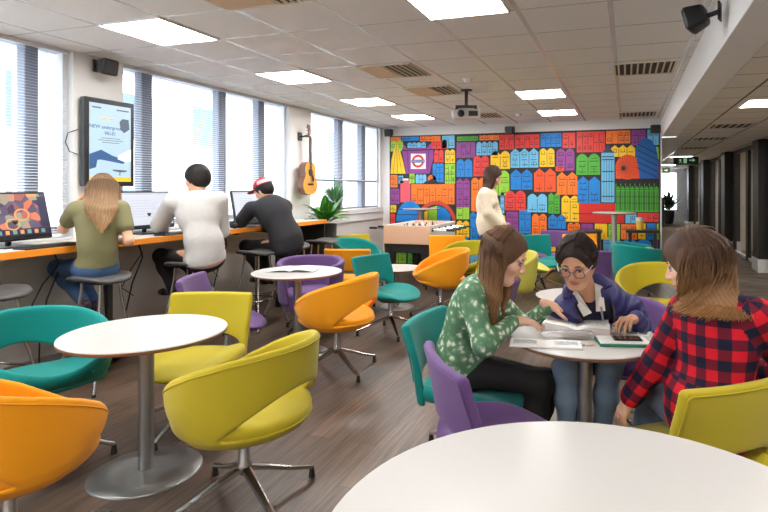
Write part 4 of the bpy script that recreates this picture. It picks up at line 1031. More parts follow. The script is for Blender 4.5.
def game_mat():
    m = mat('game_screen', rgb(60, 52, 66), .25)
    n, l, p = nodes_of(m)
    tc = n.new('ShaderNodeTexCoord'); vo = n.new('ShaderNodeTexVoronoi'); vo.inputs['Scale'].default_value = 17; l.new(tc.outputs['Object'], vo.inputs['Vector'])
    cr = n.new('ShaderNodeValToRGB'); e = cr.color_ramp.elements; e[0].position = 0.0; e[0].color = rgb(58, 48, 66); e[1].position = 1; e[1].color = rgb(150, 110, 96)
    for pos, c in ((.35, rgb(84, 74, 92)), (.55, rgb(70, 62, 78)), (.68, rgb(176, 96, 70)), (.8, rgb(96, 124, 112))): x = e.new(pos); x.color = c
    sx = n.new('ShaderNodeSeparateXYZ'); l.new(vo.outputs['Color'], sx.inputs[0]); l.new(sx.outputs['X'], cr.inputs['Fac'])
    l.new(cr.outputs['Color'], p.inputs['Base Color']); l.new(cr.outputs['Color'], p.inputs['Emission Color']); p.inputs['Emission Strength'].default_value = .75
    return m
M_page = mat('lit_document_screen', rgb(120, 124, 134), .3, emit=((.66, .69, .77, 1), .62))
M_pgrey = mat('screen_text_grey', rgb(150, 154, 164), .3, emit=((.3, .32, .36, 1), .6))
def monitor(x, y, deg, label, scr, lean=-.24, game=False):
    t = empty('desktop_monitor', (x, y, ZT + .0012), math.radians(deg), label, 'monitor', 'black desktop monitors on the counter')
    R = Matrix.Translation((0, 0, .055)) @ Matrix.Rotation(lean, 4, 'Y')
    MB().box((-.035, -.28, 0), (.0, .28, .37), M_black, .008, R).build('case', t)
    d = MB().box((.0005, -.262, .035), (.0015, .262, .352), scr, 0, R)
    o = d.build('display', t)
    g = MB()
    def q(y0, z0, y1, z1, m, k=.0022): g.add([(k, y0, z0), (k, y1, z0), (k, y1, z1), (k, y0, z1)], [(0, 1, 2, 3)], m, False, R)
    if game:
        gm = mat('game_gold', rgb(190, 130, 80), .3, emit=((.5, .2, .08, 1), .6)); gd = mat('game_dark', rgb(40, 36, 60), .3, emit=((.02, .02, .05, 1), .6)); gt = mat('game_teal', rgb(90, 130, 120), .3, emit=((.1, .25, .2, 1), .6))
        q(-.262, .035, .262, .085, gd); q(.20, .09, .262, .33, gd)
        for (yy, zz, r_) in ((-.02, .12, .055), (.06, .19, .06), (-.18, .22, .05)):
            n_ = 20
            for k in range(n_):
                a, b = 2*PI*k/n_, 2*PI*(k+1)/n_
                g.add([(.0026, yy + r_*math.cos(a), zz + r_*.8*math.sin(a)), (.0026, yy + r_*math.cos(b), zz + r_*.8*math.sin(b)), (.0026, yy + r_*.78*math.cos(b), zz + r_*.62*math.sin(b)), (.0026, yy + r_*.78*math.cos(a), zz + r_*.62*math.sin(a))], [(0,1,2,3)], gt if r_ < .055 else gm, False, R)
        for k in range(9): q(-.25 + .055*k, .045, -.22 + .055*k, .075, gm if k % 2 else gt, .003)
        q(.12, .33, .2, .35, gm, .003)
    else:
        q(-.262, .335, .262, .352, M_pgrey); 
        for k in range(7): q(-.18, .27 - .026*k, -.18 + (.22, .30, .26, .33, .18, .28, .24)[k], .276 - .026*k, M_pgrey)
    g.build('picture', o)
    MB().tube([(-.03, 0, .2), (-.09, 0, .11), (-.10, 0, .01)], .02, M_dark, 10).build('stand', t)
    MB().box((-.17, -.12, 0), (.03, .12, .012), M_dark, .005).build('stand_foot', t)
monitor(-4.30, 2.95, 4, 'black monitor showing a colourful game at the left edge of the photo', game_mat(), game=True)
monitor(-4.38, 4.24, -4, 'black monitor with a white document, left of the young man in grey', M_page)
monitor(-4.28, 5.02, 62, 'black monitor seen edge-on just right of the grey sweatshirt', M_page)
monitor(-4.26, 5.66, -14, 'black monitor with a pale screen in front of the person in the red cap', M_page)
def keyboard(x, y, deg, label):
    t = empty('keyboard', (x, y, ZT + .001), math.radians(deg), label, 'keyboard', 'black keyboards on the counter')
    MB().box((-.07, -.215, 0), (.07, .215, .016), M_black, .006).build('case', t)
    k = MB()
    for i in range(5):
        for j in range(15): k.box((-.058 + .0235*i, -.20 + .0267*j, .016), (-.038 + .0235*i, -.178 + .0267*j, .022), M_dark)
    k.build('keys', t)
keyboard(-4.13, 3.05, 0, 'black keyboard in front of the game monitor'); keyboard(-4.13, 4.30, 0, 'black keyboard under the hands of the young man in grey'); keyboard(-4.12, 5.46, -8, 'black keyboard in front of the person in the red cap')
def mouse(x, y, label):
    F = Field((-.05, -.05, -.01), (.08, .05, .06), .004); F.ell((0.0, 0, .004), (.055, .032, .03), .005); F.fn(lambda x, y, z: -z, (-.06, -.05, -.02), (.08, .05, .06), .003, 'and')
    o = link('computer_mouse', np_mesh('computer_mouse', *F.nets(), M_black), None, (x, y, ZT + .001)); tag(o, label, 'mouse', 'black mice on the counter')
mouse(-4.12, 3.42, 'black mouse beside the elbow of the girl at the counter'); mouse(-4.12, 4.86, 'black mouse right of the boy in the grey sweatshirt')
o = MB().box((-.105, -.15, 0), (.105, .15, .003), mat('paper_white', rgb(244, 243, 240), .6)).build('paper_sheet', None, (-4.16, 2.62, ZT + .001), (0, 0, .15)); tag(o, 'sheet of white paper on the counter at the left edge', 'paper')
t = empty('headphones', (-4.10, 5.12, ZT + .001), .4, 'dark headphones lying between the two far monitors', 'headphones')
MB().tube([(.0, .075 * math.cos(a), .03 + .10 * math.sin(a)) for a in [PI * k / 12 for k in range(13)]], .007, M_black, 8).build('headband', t)
for s in (-1, 1): MB().sphere((0, s * .075, .034), (.034, .02, .034), M_black).build('ear_cup', t)
# backpack under the counter
F = Field((-.2, -.2, -.02), (.2, .2, .45), .009); F.ell((0, 0, .17), (.13, .16, .19), .01); F.ell((.1, 0, .11), (.06, .12, .10), .03); F.fn(lambda x, y, z: -z, (-.3, -.3, -.1), (.3, .3, .5), .01, 'and')
t = empty('backpack', (-4.34, 3.72, .002), .2, 'black backpack on the floor under the counter', 'bag')
link('bag_body', np_mesh('bag', *F.nets(), mat('black_nylon', rgb(34, 32, 34), .7, bump=(120, .2))), t)
MB().tube([(-.06, -.05, .33), (-.06, -.03, .40), (-.06, .03, .40), (-.06, .05, .33)], .01, M_black, 8).build('handle', t)

# ================================================================== guitar on its hook
t = empty('acoustic_guitar', (XW + .14, 7.13, 1.405), 0, 'acoustic guitar with a golden top hanging on the column', 'guitar')
M_spr = mat('spruce_top', rgb(224, 162, 78), .25, var=(18, .08), coat=.5); M_mah = mat('mahogany_side', rgb(112, 66, 40), .3, var=(14, .15), coat=.4); M_ros = mat('rosewood', rgb(52, 34, 28), .4)
GY = 1.0
def gw(z):   # half-width of the body outline at height z
    pts = [(0, .0), (.012, .09), (.04, .15), (.10, .19), (.16, .195), (.22, .165), (.27, .135), (.31, .13), (.36, .143), (.41, .143), (.45, .118), (.475, .07), (.485, .03)]
    for (a, wa), (b, wb_) in zip(pts, pts[1:]):
        if a <= z <= b: u = (z - a) / (b - a); u = u * u * (3 - 2 * u) * .5 + u * .5; return wa + (wb_ - wa) * u
    return 0
zs = [0, .004, .012, .025] + [.04 + .0185 * k for k in range(24)] + [.478, .485]
out = [(gw(z), z) for z in zs] + [(-gw(z), z) for z in reversed(zs[1:-1])]
bd = MB(); x0, x1 = -.05, .05; N = len(out)
bd.poly([(x1, y, z) for y, z in out], M_spr); bd.poly([(x0, y, z) for y, z in reversed(out)], M_mah)
bd.add([(x0, y, z) for y, z in out] + [(x1, y, z) for y, z in out], [(k, (k+1) % N, N + (k+1) % N, N + k) for k in range(N)], M_mah, True)
bd.build('body', t)
ang = lambda r, c, n=28: [(x1 + .0012, c[0] + r * math.cos(2*PI*k/n), c[1] + r * math.sin(2*PI*k/n)) for k in range(n)]
MB().poly(ang(.058, (0, .33)), M_ros).build('rosette', t); MB().poly([(p[0] + .001, p[1], p[2]) for p in ang(.048, (0, .33))], M_black).build('sound_hole', t)
MB().poly([(x1 + .0018, y, z) for y, z in [(.02, .275), (.06, .30), (.085, .27), (.10, .21), (.075, .185), (.045, .215), (.03, .25)]], M_black).build('pickguard', t)
MB().box((x1, -.075, .145), (x1 + .010, .075, .172), M_ros, .003).build('bridge', t)
MB().box((x1 - .016, -.026, .475), (x1 + .004, .026, .86), M_mah, .006).box((x1 + .004, -.026, .39), (x1 + .009, .026, .86), M_ros, .001).build('neck', t)
hd = MB().add([(x1 - .018, -.028, .86), (x1 - .018, .028, .86), (x1 - .045, .036, 1.03), (x1 - .045, -.036, 1.03), (x1 + .004, -.028, .86), (x1 + .004, .028, .86), (x1 - .025, .036, 1.03), (x1 - .025, -.036, 1.03)], [(0,3,2,1),(4,5,6,7),(0,1,5,4),(1,2,6,5),(2,3,7,6),(3,0,4,7)], M_mah)
h_ = hd.build('headstock', t)
for s in (-1, 1):
    for k in range(3): MB().tube([(x1 - .03 - .007 * k, s * .03, .895 + .045 * k), (x1 - .03 - .007 * k, s * .058, .895 + .045 * k)], .007, M_chrome, 8).build('tuning_peg', h_)
st = MB()
for k in range(6): st.tube([(x1 + .012, -.026 + .0104 * k, .16), (x1 + .010, -.018 + .0072 * k, .865)], .0009, M_chrome, 4)
st.build('strings', t)
t2 = empty('guitar_hook', (XW, 7.13, 1.405 + .86), 0, 'dark wall hook holding the guitar by its headstock', 'hook')
MB().box((0, -.05, -.06), (.02, .05, .06), M_dark, .006).build('hook_plate', t2)
MB().tube([(.01, 0, 0), (.09, 0, .0)], .012, M_dark, 10).build('arm', t2)
for s in (-1, 1): MB().tube([(.09, 0, 0), (.10, s * .045, .0), (.15, s * .05, .008), (.20, s * .048, .022)], .010, M_dark, 8).build('prong', t2)

# ================================================================== plants beside the counter
def leafy(name, loc, label, pot, n, ln, wd, colr, seed, up=.8, droop=.5):
    t = empty(name, loc, 0, label, 'plant'); rnd = random.Random(seed)
    MB().lathe([(pot[0] * .8, 0), (pot[0], pot[1]), (pot[0] - .015, pot[1]), (pot[0] - .02, pot[1] - .03)], M_dark, 28).build('planter', t)
    lf = mat('leaf_' + name + str(seed), colr, .38, var=(25, .25)); lf2 = mat('leaf_midrib', rgb(196, 214, 130), .45)
    fo = MB()
    for k in range(n):
        a = 2 * PI * k * .381 + rnd.uniform(-.3, .3); L = ln * rnd.uniform(.7, 1.15); W_ = wd * rnd.uniform(.8, 1.15)
        el = rnd.uniform(.35, 1.35) * up; z0 = pot[1] - .02 + rnd.uniform(0, .10)
        p = Vector((.03 * math.cos(a), .03 * math.sin(a), z0)); d = Vector((math.cos(a) * math.cos(el), math.sin(a) * math.cos(el), math.sin(el)))
        sd = Vector((-math.sin(a), math.cos(a), 0)); rows = []
        S = 9
        for i in range(S + 1):
            u = i / S; ww = W_ * max(0.04, math.sin(PI * min(1, (u * .94 + .03))) ** .8 * (1 - .35 * u)) * (0.25 if u < .15 else 1)
            nrm = d.cross(sd).normalized()
            rows.append((p - sd * ww - nrm * (-.18 * ww), p.copy(), p + sd * ww - nrm * (-.18 * ww)))
            p = p + d * (L / S); d = (d + Vector((0, 0, -droop * .16 * (u + .2)))).normalized()
        vs = [q for r_ in rows for q in r_]; fs = []
        for i in range(S):
            for j in range(2): fs.append((i*3+j, i*3+j+1, (i+1)*3+j+1, (i+1)*3+j))
        fo.add(vs, fs, lf, True)
        mid = [(r_[1] + Vector((0, 0, .0015))) for r_ in rows[:-1]]
        if n < 60: fo.tube(mid, .0035, lf2, 4, False)
    fo.build('foliage', t)
leafy('potted_plant', (-4.20, 7.20, 0.002), 'broad-leaved green potted plant at the end of the counter', (.16, .98), 26, .42, .085, rgb(66, 136, 48), 3, up=.85, droop=1.1)
leafy('spiky_plant', (-4.40, 7.82, 1.14), 'fine-leaved bushy plant behind the broad-leaved one, against the window', (.10, .14), 150, .34, .010, rgb(104, 150, 108), 9, up=1.0, droop=.4)
leafy('corridor_plant', (1.68, 25.4, 0.002), 'dark bushy plant far away at the end of the corridor', (.24, .55), 46, .85, .07, rgb(40, 62, 38), 4, up=.95, droop=.7)
t = empty('dark_cabinet', (1.16, 23.4, 0), 0, 'dark cabinet at the far end of the corridor, left of the plant', 'cabinet')
MB().box((-.22, -.25, .05), (.22, .25, 1.15), M_dark, .01).build('body', t); MB().box((-.2, -.262, .1), (-.005, -.25, 1.1), M_black, .004).build('door', t); MB().box((.005, -.262, .1), (.2, -.25, 1.1), M_black, .004).build('door', t); MB().box((-.22, -.25, 0), (.22, .25, .05), M_black).build('plinth', t)

# ================================================================== table football
def football():
    x0, x1, y0, y1 = -3.62, -2.86, 7.95, 9.30
    cx, cy = (x0 + x1) / 2, (y0 + y1) / 2
    t = empty('table_football', (cx, cy, 0), 0, 'pale wooden table football with white sides and black legs', 'game table')
    M_body = mat('pale_pink_wood', rgb(222, 178, 150), .45, var=(6, .05)); M_side = mat('football_white_side', rgb(232, 228, 222), .45); M_pitch = mat('football_pitch', rgb(214, 206, 196), .5)
    a, b = (x1 - x0) / 2, (y1 - y0) / 2; zb, zt = .64, .93
    MB().box((-a, -b, zb), (a, -b + .03, zt), M_body, .008).build('end_panel', t); MB().box((-a, b - .03, zb), (a, b, zt), M_body, .008).build('end_panel', t)
    MB().box((a - .03, -b + .031, zb), (a, b - .031, zt), M_side, .006).build('side_panel', t); MB().box((-a, -b + .031, zb), (-a + .03, b - .031, zt), M_side, .006).build('side_panel', t)
    MB().box((-a + .03, -b + .03, zb + .02), (a - .03, b - .03, zb + .14), M_pitch).build('pitch', t)
    ln = MB().box((-a + .05, -.004, zb + .14), (a - .05, .004, zb + .142), M_white)
    ln.tube([(.1 * math.cos(2*PI*k/24), .1 * math.sin(2*PI*k/24), zb + .141) for k in range(24)], .003, M_white, 4, closed=True); ln.build('pitch_lines', t)
    M_pb = mat('player_black', rgb(30, 30, 34), .4); M_pw = mat('player_white', rgb(236, 236, 232), .4)
    for k, n in enumerate((1, 2, 3, 5, 5, 3, 2, 1)):
        y = -b + .12 + k * (2 * b - .24) / 7; side = 1 if k % 2 == 0 else -1
        rod = MB().tube([(-a - (.10 if side > 0 else .26), y, zt - .07), (a + (.26 if side > 0 else .10), y, zt - .07)], .008, M_chrome, 8).build('rod', t)
        MB().tube([(side * (a + .24), y, zt - .07), (side * (a + .37), y, zt - .07)], .017, M_black, 10).build('handle', rod)
        MB().tube([(side * (a + .004), y, zt - .07), (side * (a + .02), y, zt - .07)], .026, M_black, 12).build('bearing', rod)
        for i in range(n):
            px = (i - (n - 1) / 2) * (2 * a - .2) / max(n, 2)
            p = MB().box((px - .014, y - .010, zt - .10), (px + .014, y + .010, zt - .03), M_pb if k % 2 else M_pw, .005).box((px - .010, y - .012, zt - .145), (px + .010, y + .012, zt - .10), M_pb if k % 2 else M_pw, .004)
            p.sphere((px, y, zt - .015), .014, M_pb if k % 2 else M_pw, 10, 6).build('player', rod)
    for sx in (-1, 1):
        for sy in (-1, 1): MB().add([(sx*(a-.02), sy*(b-.05), 0), (sx*(a-.12), sy*(b-.05), 0), (sx*(a-.12), sy*(b-.15), 0), (sx*(a-.02), sy*(b-.15), 0), (sx*(a-.0), sy*(b-.03), zb), (sx*(a-.16), sy*(b-.03), zb), (sx*(a-.16), sy*(b-.17), zb), (sx*(a-.0), sy*(b-.17), zb)], [(0,3,2,1),(4,5,6,7),(0,1,5,4),(1,2,6,5),(2,3,7,6),(3,0,4,7)], M_dark).build('leg', t)
    for q0 in (-b + .05, b - .09): MB().box((-a + .06, q0, .22), (a - .06, q0 + .04, .28), M_dark, .005).build('stretcher', t)
    MB().box((-a + .05, -b + .04, .50), (a - .05, b - .04, zb), M_dark, .01).build('apron', t)
    for s in (1,): MB().box((-.09, s * (b + .006) - .004, zb + .08), (.09, s * (b + .006) + .004, zb + .15), M_dark, .003).build('goal_box', t)
football()
PEOPLE = {
  'green': {'pelvis': (-0.833, 2.904, 0.541), 'waist': (-0.84, 2.871, 0.696), 'chest': (-0.776, 2.839, 0.873), 'neck': (-0.696, 2.844, 0.998), 'head': (-0.6, 2.822, 1.146), 'face': (0.919, -0.015, -0.395), 'shR': (-0.753, 2.699, 0.959), 'shL': (-0.728, 3.001, 0.927), 'elR': (-0.652, 2.585, 0.751), 'wrR': (-0.55, 2.807, 0.823), 'elL': (-0.563, 3.17, 0.7), 'wrL': (-0.405, 3.053, 0.865), 'hdR': (0.891, 0.451, -0.052), 'hdL': (0.842, 0.385, -0.378), 'hipR': (-0.785, 2.815, 0.552), 'hipL': (-0.829, 3.011, 0.504), 'knR': (-0.425, 2.889, 0.487), 'knL': (-0.42, 3.08, 0.441), 'anR': (-0.497, 2.887, 0.11), 'anL': (-0.496, 3.076, 0.04), 'toeR': (-0.363, 2.888, 0.062), 'toeL': (-0.352, 3.102, -0.005)},
  'navy': {'pelvis': (-0.15, 3.45, 0.55), 'waist': (-0.155, 3.42, 0.69), 'chest': (-0.175, 3.275, 0.835), 'neck': (-0.208, 3.116, 0.941), 'head': (-0.252, 3, 1.112), 'face': (-0.155, -0.894, -0.421), 'shR': (-0.321, 3.121, 0.84), 'shL': (0.021, 3.301, 0.82), 'elR': (-0.414, 3.202, 0.663), 'wrR': (-0.25, 3.174, 0.589), 'elL': (0.127, 3.316, 0.623), 'wrL': (0.044, 3.065, 0.818), 'hdR': (0.999, -0.01, -0.053), 'hdL': (-0.583, -0.806, 0.107), 'hipR': (-0.24, 3.41, 0.55), 'hipL': (-0.06, 3.41, 0.55), 'knR': (-0.302, 2.934, 0.569), 'knL': (-0.09, 3.002, 0.579), 'anR': (-0.296, 2.976, 0.115), 'anL': (-0.137, 3.057, 0.122), 'toeR': (-0.294, 2.854, 0.038), 'toeL': (-0.122, 2.931, 0.059)},
  'plaid': {'pelvis': (0.315, 2.549, 0.53), 'waist': (0.341, 2.547, 0.701), 'chest': (0.359, 2.543, 0.879), 'neck': (0.338, 2.557, 1.045), 'head': (0.27, 2.567, 1.175), 'face': (-0.947, 0.163, -0.277), 'shL': (0.237, 2.629, 0.965), 'shR': (0.489, 2.469, 0.996), 'elL': (0.124, 2.666, 0.72), 'wrL': (0.013, 2.694, 0.535), 'elR': (0.636, 2.6, 0.748), 'wrR': (0.496, 2.807, 0.668), 'hdL': (-0.44, 0.093, -0.893), 'hdR': (-0.994, 0.106, 0), 'hipL': (0.258, 2.605, 0.501), 'hipR': (0.367, 2.493, 0.543), 'knL': (0.1, 2.92, 0.52), 'knR': (0.26, 2.94, 0.52), 'anL': (0.1, 2.8, 0.09), 'anR': (0.27, 2.83, 0.09), 'toeL': (0.05, 3, 0.04), 'toeR': (0.24, 3.03, 0.04)},
  'olive': {'pelvis': (-3.937, 3.281, 0.881), 'waist': (-3.895, 3.263, 1.048), 'chest': (-3.922, 3.285, 1.247), 'neck': (-3.953, 3.328, 1.37), 'head': (-3.984, 3.381, 1.464), 'face': (-0.736, 0.511, -0.445), 'shL': (-4.038, 3.196, 1.334), 'shR': (-3.83, 3.41, 1.337), 'elL': (-4.346, 3.328, 1.172), 'wrL': (-4.279, 3.412, 1.381), 'elR': (-3.718, 3.383, 1.088), 'wrR': (-4.074, 3.541, 1.064), 'hdL': (0.43, 0.357, 0.829), 'hdR': (-0.852, 0.523, 0), 'hipL': (-3.936, 3.229, 0.888), 'hipR': (-3.94, 3.353, 0.871), 'knL': (-4.462, 3.374, 0.845), 'knR': (-4.416, 3.494, 0.78), 'anL': (-4.11, 3.32, 0.59), 'anR': (-4.11, 3.425, 0.561), 'toeL': (-4.293, 3.397, 0.473), 'toeR': (-4.264, 3.48, 0.441)},
  'grey': {'pelvis': (-3.7, 4.187, 0.86), 'waist': (-3.68, 4.152, 1.02), 'chest': (-3.761, 4.167, 1.265), 'neck': (-3.785, 4.181, 1.44), 'head': (-3.814, 4.213, 1.579), 'face': (-0.991, -0.088, -0.1), 'shL': (-3.934, 4.049, 1.377), 'shR': (-3.647, 4.309, 1.392), 'elL': (-4.19, 4.155, 1.165), 'wrL': (-4.379, 4.367, 1.08), 'elR': (-3.699, 4.398, 1.103), 'wrR': (-4.055, 4.493, 1.078), 'hdL': (-0.833, 0.551, -0.052), 'hdR': (-0.833, 0.551, -0.052), 'hipL': (-3.717, 4.118, 0.868), 'hipR': (-3.687, 4.275, 0.85), 'knL': (-4.293, 4.269, 0.847), 'knR': (-4.169, 4.456, 0.77), 'anL': (-4.129, 4.238, 0.552), 'anR': (-3.742, 4.3, 0.543), 'toeL': (-4.358, 4.322, 0.485), 'toeR': (-3.949, 4.401, 0.466)},
  'cap': {'pelvis': (-3.6, 5.354, 0.859), 'waist': (-3.63, 5.323, 1.028), 'chest': (-3.748, 5.306, 1.227), 'neck': (-3.845, 5.296, 1.371), 'head': (-3.898, 5.332, 1.472), 'face': (-0.9, 0.015, -0.436), 'shL': (-3.954, 5.177, 1.274), 'shR': (-3.702, 5.447, 1.29), 'elL': (-4.205, 5.243, 1.054), 'wrL': (-4.433, 5.422, 1.06), 'elR': (-4.009, 5.559, 1.06), 'wrR': (-4.261, 5.561, 1.055), 'hdL': (-0.922, 0.386, 0), 'hdR': (-0.946, 0.326, 0), 'hipL': (-3.628, 5.282, 0.865), 'hipR': (-3.592, 5.441, 0.851), 'knL': (-4.189, 5.395, 0.836), 'knR': (-4.12, 5.523, 0.779), 'anL': (-3.95, 5.367, 0.505), 'anR': (-3.867, 5.436, 0.476), 'toeL': (-4.149, 5.45, 0.437), 'toeR': (-4.063, 5.52, 0.407)},
  'cream': {'pelvis': (-1.882, 7.694, 0.925), 'waist': (-1.895, 7.689, 1.109), 'chest': (-1.909, 7.685, 1.308), 'neck': (-1.855, 7.702, 1.493), 'head': (-1.814, 7.715, 1.663), 'face': (0.906, 0.085, -0.414), 'shR': (-1.897, 7.521, 1.41), 'shL': (-1.878, 7.863, 1.42), 'elR': (-1.834, 7.499, 1.161), 'wrR': (-1.698, 7.585, 1.006), 'elL': (-1.809, 7.885, 1.145), 'wrL': (-1.705, 7.814, 0.992), 'hdR': (0.592, 0.516, -0.619), 'hdL': (0.782, -0.073, -0.619), 'hipR': (-1.876, 7.611, 0.93), 'hipL': (-1.889, 7.786, 0.918), 'knR': (-1.856, 7.611, 0.5), 'anR': (-1.876, 7.611, 0.09), 'toeR': (-1.746, 7.641, 0.035), 'knL': (-1.869, 7.786, 0.5), 'anL': (-1.889, 7.786, 0.09), 'toeL': (-1.759, 7.816, 0.035)},
}
# ================================================================== people
SKIN = {'light': (rgb(226, 178, 152), rgb(190, 110, 100)), 'tan': (rgb(206, 156, 124), rgb(168, 92, 84)), 'mid': (rgb(216, 164, 132), rgb(176, 100, 90))}
M_skin = vcol_mat('skin', 0.5, 0.35, sss=0.12)
M_eye = mat('eye_white', rgb(236, 232, 228), .25); M_iris = mat('eye_iris', rgb(56, 38, 28), .2)
M_lash = mat('dark_lash', rgb(38, 26, 22), .6)
def frame(face, up=(0, 0, 1)):
    f = unit(face); l = unit(np.cross(up, f)); u = np.cross(f, l); return np.array([f, l, u])      # rows: forward, left, up
class Person:
    def __init__(s, J, k=1.0, hs=1.08):
        s.J = {a: np.array(b, float) for a, b in J.items()}; s.k = k; s.hs = hs
        j = s.J
        s.lat = unit((j['shL'] - j['shR'])); s.latp = unit(j['hipL'] - j['hipR'])
        s.up_t = unit(j['neck'] - j['waist']); s.fr_t = unit(np.cross(s.lat, s.up_t)); 
        s.Rt = np.array([s.fr_t, np.cross(s.up_t, s.fr_t), s.up_t])
        upp = unit(j['waist'] - j['pelvis']); frp = unit(np.cross(s.latp, upp)); s.Rp = np.array([frp, np.cross(upp, frp), upp])
        s.Rw = np.array([unit(s.Rt[0] + s.Rp[0]), unit(s.Rt[1] + s.Rp[1]), unit(s.Rt[2] + s.Rp[2])])
        hu = unit(j['head'] - j['neck']); s.Rh = frame(j['face'], (0, 0, 1)); s.hc = j['head']
    def H_(s, x, y, z): return s.hc + s.hs * (x * s.Rh[0] + y * s.Rh[1] + z * s.Rh[2])
    def torso(s, F, g=0.0, k=.05, female=True, bust=.0, lo=True):
        j = s.J; q = s.k
        if lo: F.ell(j['pelvis'], (q*.118 + g, q*.168 + g, q*.125 + g), k, s.Rp)
        F.ell(j['waist'], (q*.098 + g, q*(.132 if female else .145) + g, q*.15 + g), k, s.Rw)
        F.ell(j['chest'], (q*.110 + g, q*(.145 if female else .16) + g, q*.19 + g), k, s.Rt)
        mid = (j['shL'] + j['shR']) / 2
        F.cap(j['shL'] - s.lat * .02, j['shR'] + s.lat * .02, q*.052 + g, q*.052 + g, k)
        F.ell(mid * .5 + j['neck'] * .5 - s.Rt[2] * .04, (q*.075 + g, q*.12 + g, q*.06 + g), k, s.Rt)
        if bust:
            for sd in (-1, 1): F.ell(j['chest'] + s.Rt[0] * q*.085 + s.lat * sd * q*.068 + s.Rt[2] * .0, (bust + g, bust + g, bust + g), .04, s.Rt)
    def arm(s, F, S, g=0.0, k=.025, upto=1.0, r=(.048, .039, .027)):
        j = s.J; a, b, c = j['sh' + S], j['el' + S], j['wr' + S]; q = s.k
        F.cap(a, b, q*r[0] + g, q*r[1] + g, k)
        if upto > 0: F.cap(b, b + (c - b) * upto, q*r[1] + g, q*(r[1] + (r[2] - r[1]) * upto) + g, k)
    def leg(s, F, S, g=0.0, k=.04, upto=1.0):
        j = s.J; a, b, c = j['hip' + S], j['kn' + S], j['an' + S]; q = s.k
        F.cap(a, b, q*.082 + g, q*.056 + g, k)
        m = b + (c - b) * .35 + unit(np.cross(np.cross(c - b, b - a), c - b)) * .0
        F.cap(b, m, q*.055 + g, q*.052 + g, k); F.cap(m, b + (c - b) * upto, q*.052 + g, q*.036 + g, k)
    def hand(s, F, S, palm=None, curl=.35, spread=.5):
        j = s.J; w_ = j['wr' + S]; d = unit(j['hd' + S]); sc = 1.02
        pn = unit(palm if palm is not None else (0, 0, -1)); pn = unit(pn - (pn @ d) * d)
        sd = np.cross(d, pn) * (1 if S == 'R' else -1)                  # towards the thumb
        kn = []
        for i, off in enumerate((.030, .010, -.010, -.029)):
            base = w_ + d * .022 + sd * off * .6; k_ = w_ + d * (.088 - .004 * abs(i - 1)) + sd * off * 1.05
            F.cap(base, k_, .0135, .0115, .012); kn.append(k_)
        F.cap(w_ - d * .03, w_ + d * .03, .026, .024, .02)
        for i, L in enumerate((.070, .078, .072, .056)):
            p = kn[i]; a = curl * (.7 + .15 * i); dd = d + sd * (.14 - .10 * i) * spread; dd = unit(dd)
            for m_, (fr, r0, r1) in enumerate(((.45, .0092, .0084), (.30, .0084, .0076), (.25, .0076, .0066))):
                ax = np.cross(dd, pn); dd2 = unit(dd * math.cos(a) + pn * math.sin(a)); q2 = p + dd2 * L * fr
                F.cap(p, q2, r0, r1, .003); p = q2; dd = dd2
        tb = w_ + d * .028 + sd * .026 + pn * .006
        t1 = tb + unit(d * .55 + sd * .75 + pn * .35) * .036; t2 = t1 + unit(d * .85 + sd * .35 + pn * .35) * .030; t3 = t2 + unit(d * .95 + sd * .05 + pn * .3) * .024
        F.cap(tb, t1, .0135, .0105, .01); F.cap(t1, t2, .0105, .0095, .004); F.cap(t2, t3, .0095, .0075, .004)
    def head(s, F):
        h = s.hs; P = s.H_; R = s.Rh; j = s.J
        F.ell(P(-.012, 0, .035), np.array((.096, .076, .092)) * h, .02, R)
        F.ell(P(.024, 0, -.028), np.array((.066, .064, .088)) * h, .03, R)
        F.cap(P(.060, .014, -.100), P(.060, -.014, -.100), .021 * h, .021 * h, .03)                       # chin
        for y in (-1, 1):
            F.cap(P(-.005, .056 * y, -.045), P(.045, .030 * y, -.095), .020 * h, .018 * h, .025)          # jaw
            F.ell(P(.060, .040 * y, -.022), np.array((.024, .022, .022)) * h, .02, R)                     # cheek
            F.ell(P(-.004, .077 * y, -.010), np.array((.017, .008, .030)) * h, .006, R)                   # ear
            F.ell(P(.088, .033 * y, .006), np.array((.014, .018, .010)) * h, .010, R, 'sub')              # socket
            F.cap(P(.084, .014 * y, .024), P(.076, .050 * y, .024), .008 * h, .007 * h, .012)             # brow
        F.cap(P(.086, 0, .012), P(.105, 0, -.026), .0075 * h, .0125 * h, .010)                            # nose
        for y in (-1, 1): F.ell(P(.094, .011 * y, -.031), np.array((.010, .008, .007)) * h, .008, R)
        F.ell(P(.087, 0, -.056), np.array((.011, .022, .006)) * h, .006, R); F.ell(P(.085, 0, -.067), np.array((.011, .019, .007)) * h, .006, R)
        F.cap(j['neck'] - s.Rt[2] * .05, P(-.022, 0, -.055), .056 * s.k, .051 * s.k, .03)
    def body(s, root, skin, res, covered=(), female=True, sl=1.0, bare_leg=False, palms={}, curls={}):
        j = s.J; A = np.array(list(v for k_, v in j.items() if k_[:2] not in ('fa', 'hd')))
        F = Field(A.min(0) - .22, A.max(0) + .22, res)
        s.torso(F, -.014, .05, female)
        for S in 'LR':
            s.arm(F, S, -.004 if sl < .5 else -.008); s.leg(F, S, -.012); s.hand(F, S, palms.get(S), curls.get(S, .35))
            F.cap(j['an' + S], j['toe' + S], .034, .026, .02)
        s.head(F)
        base, lip = SKIN[skin]; b = np.array(base[:3]); lp = np.array(lip[:3])
        hc = s.hc; Rh = s.Rh; hs = s.hs
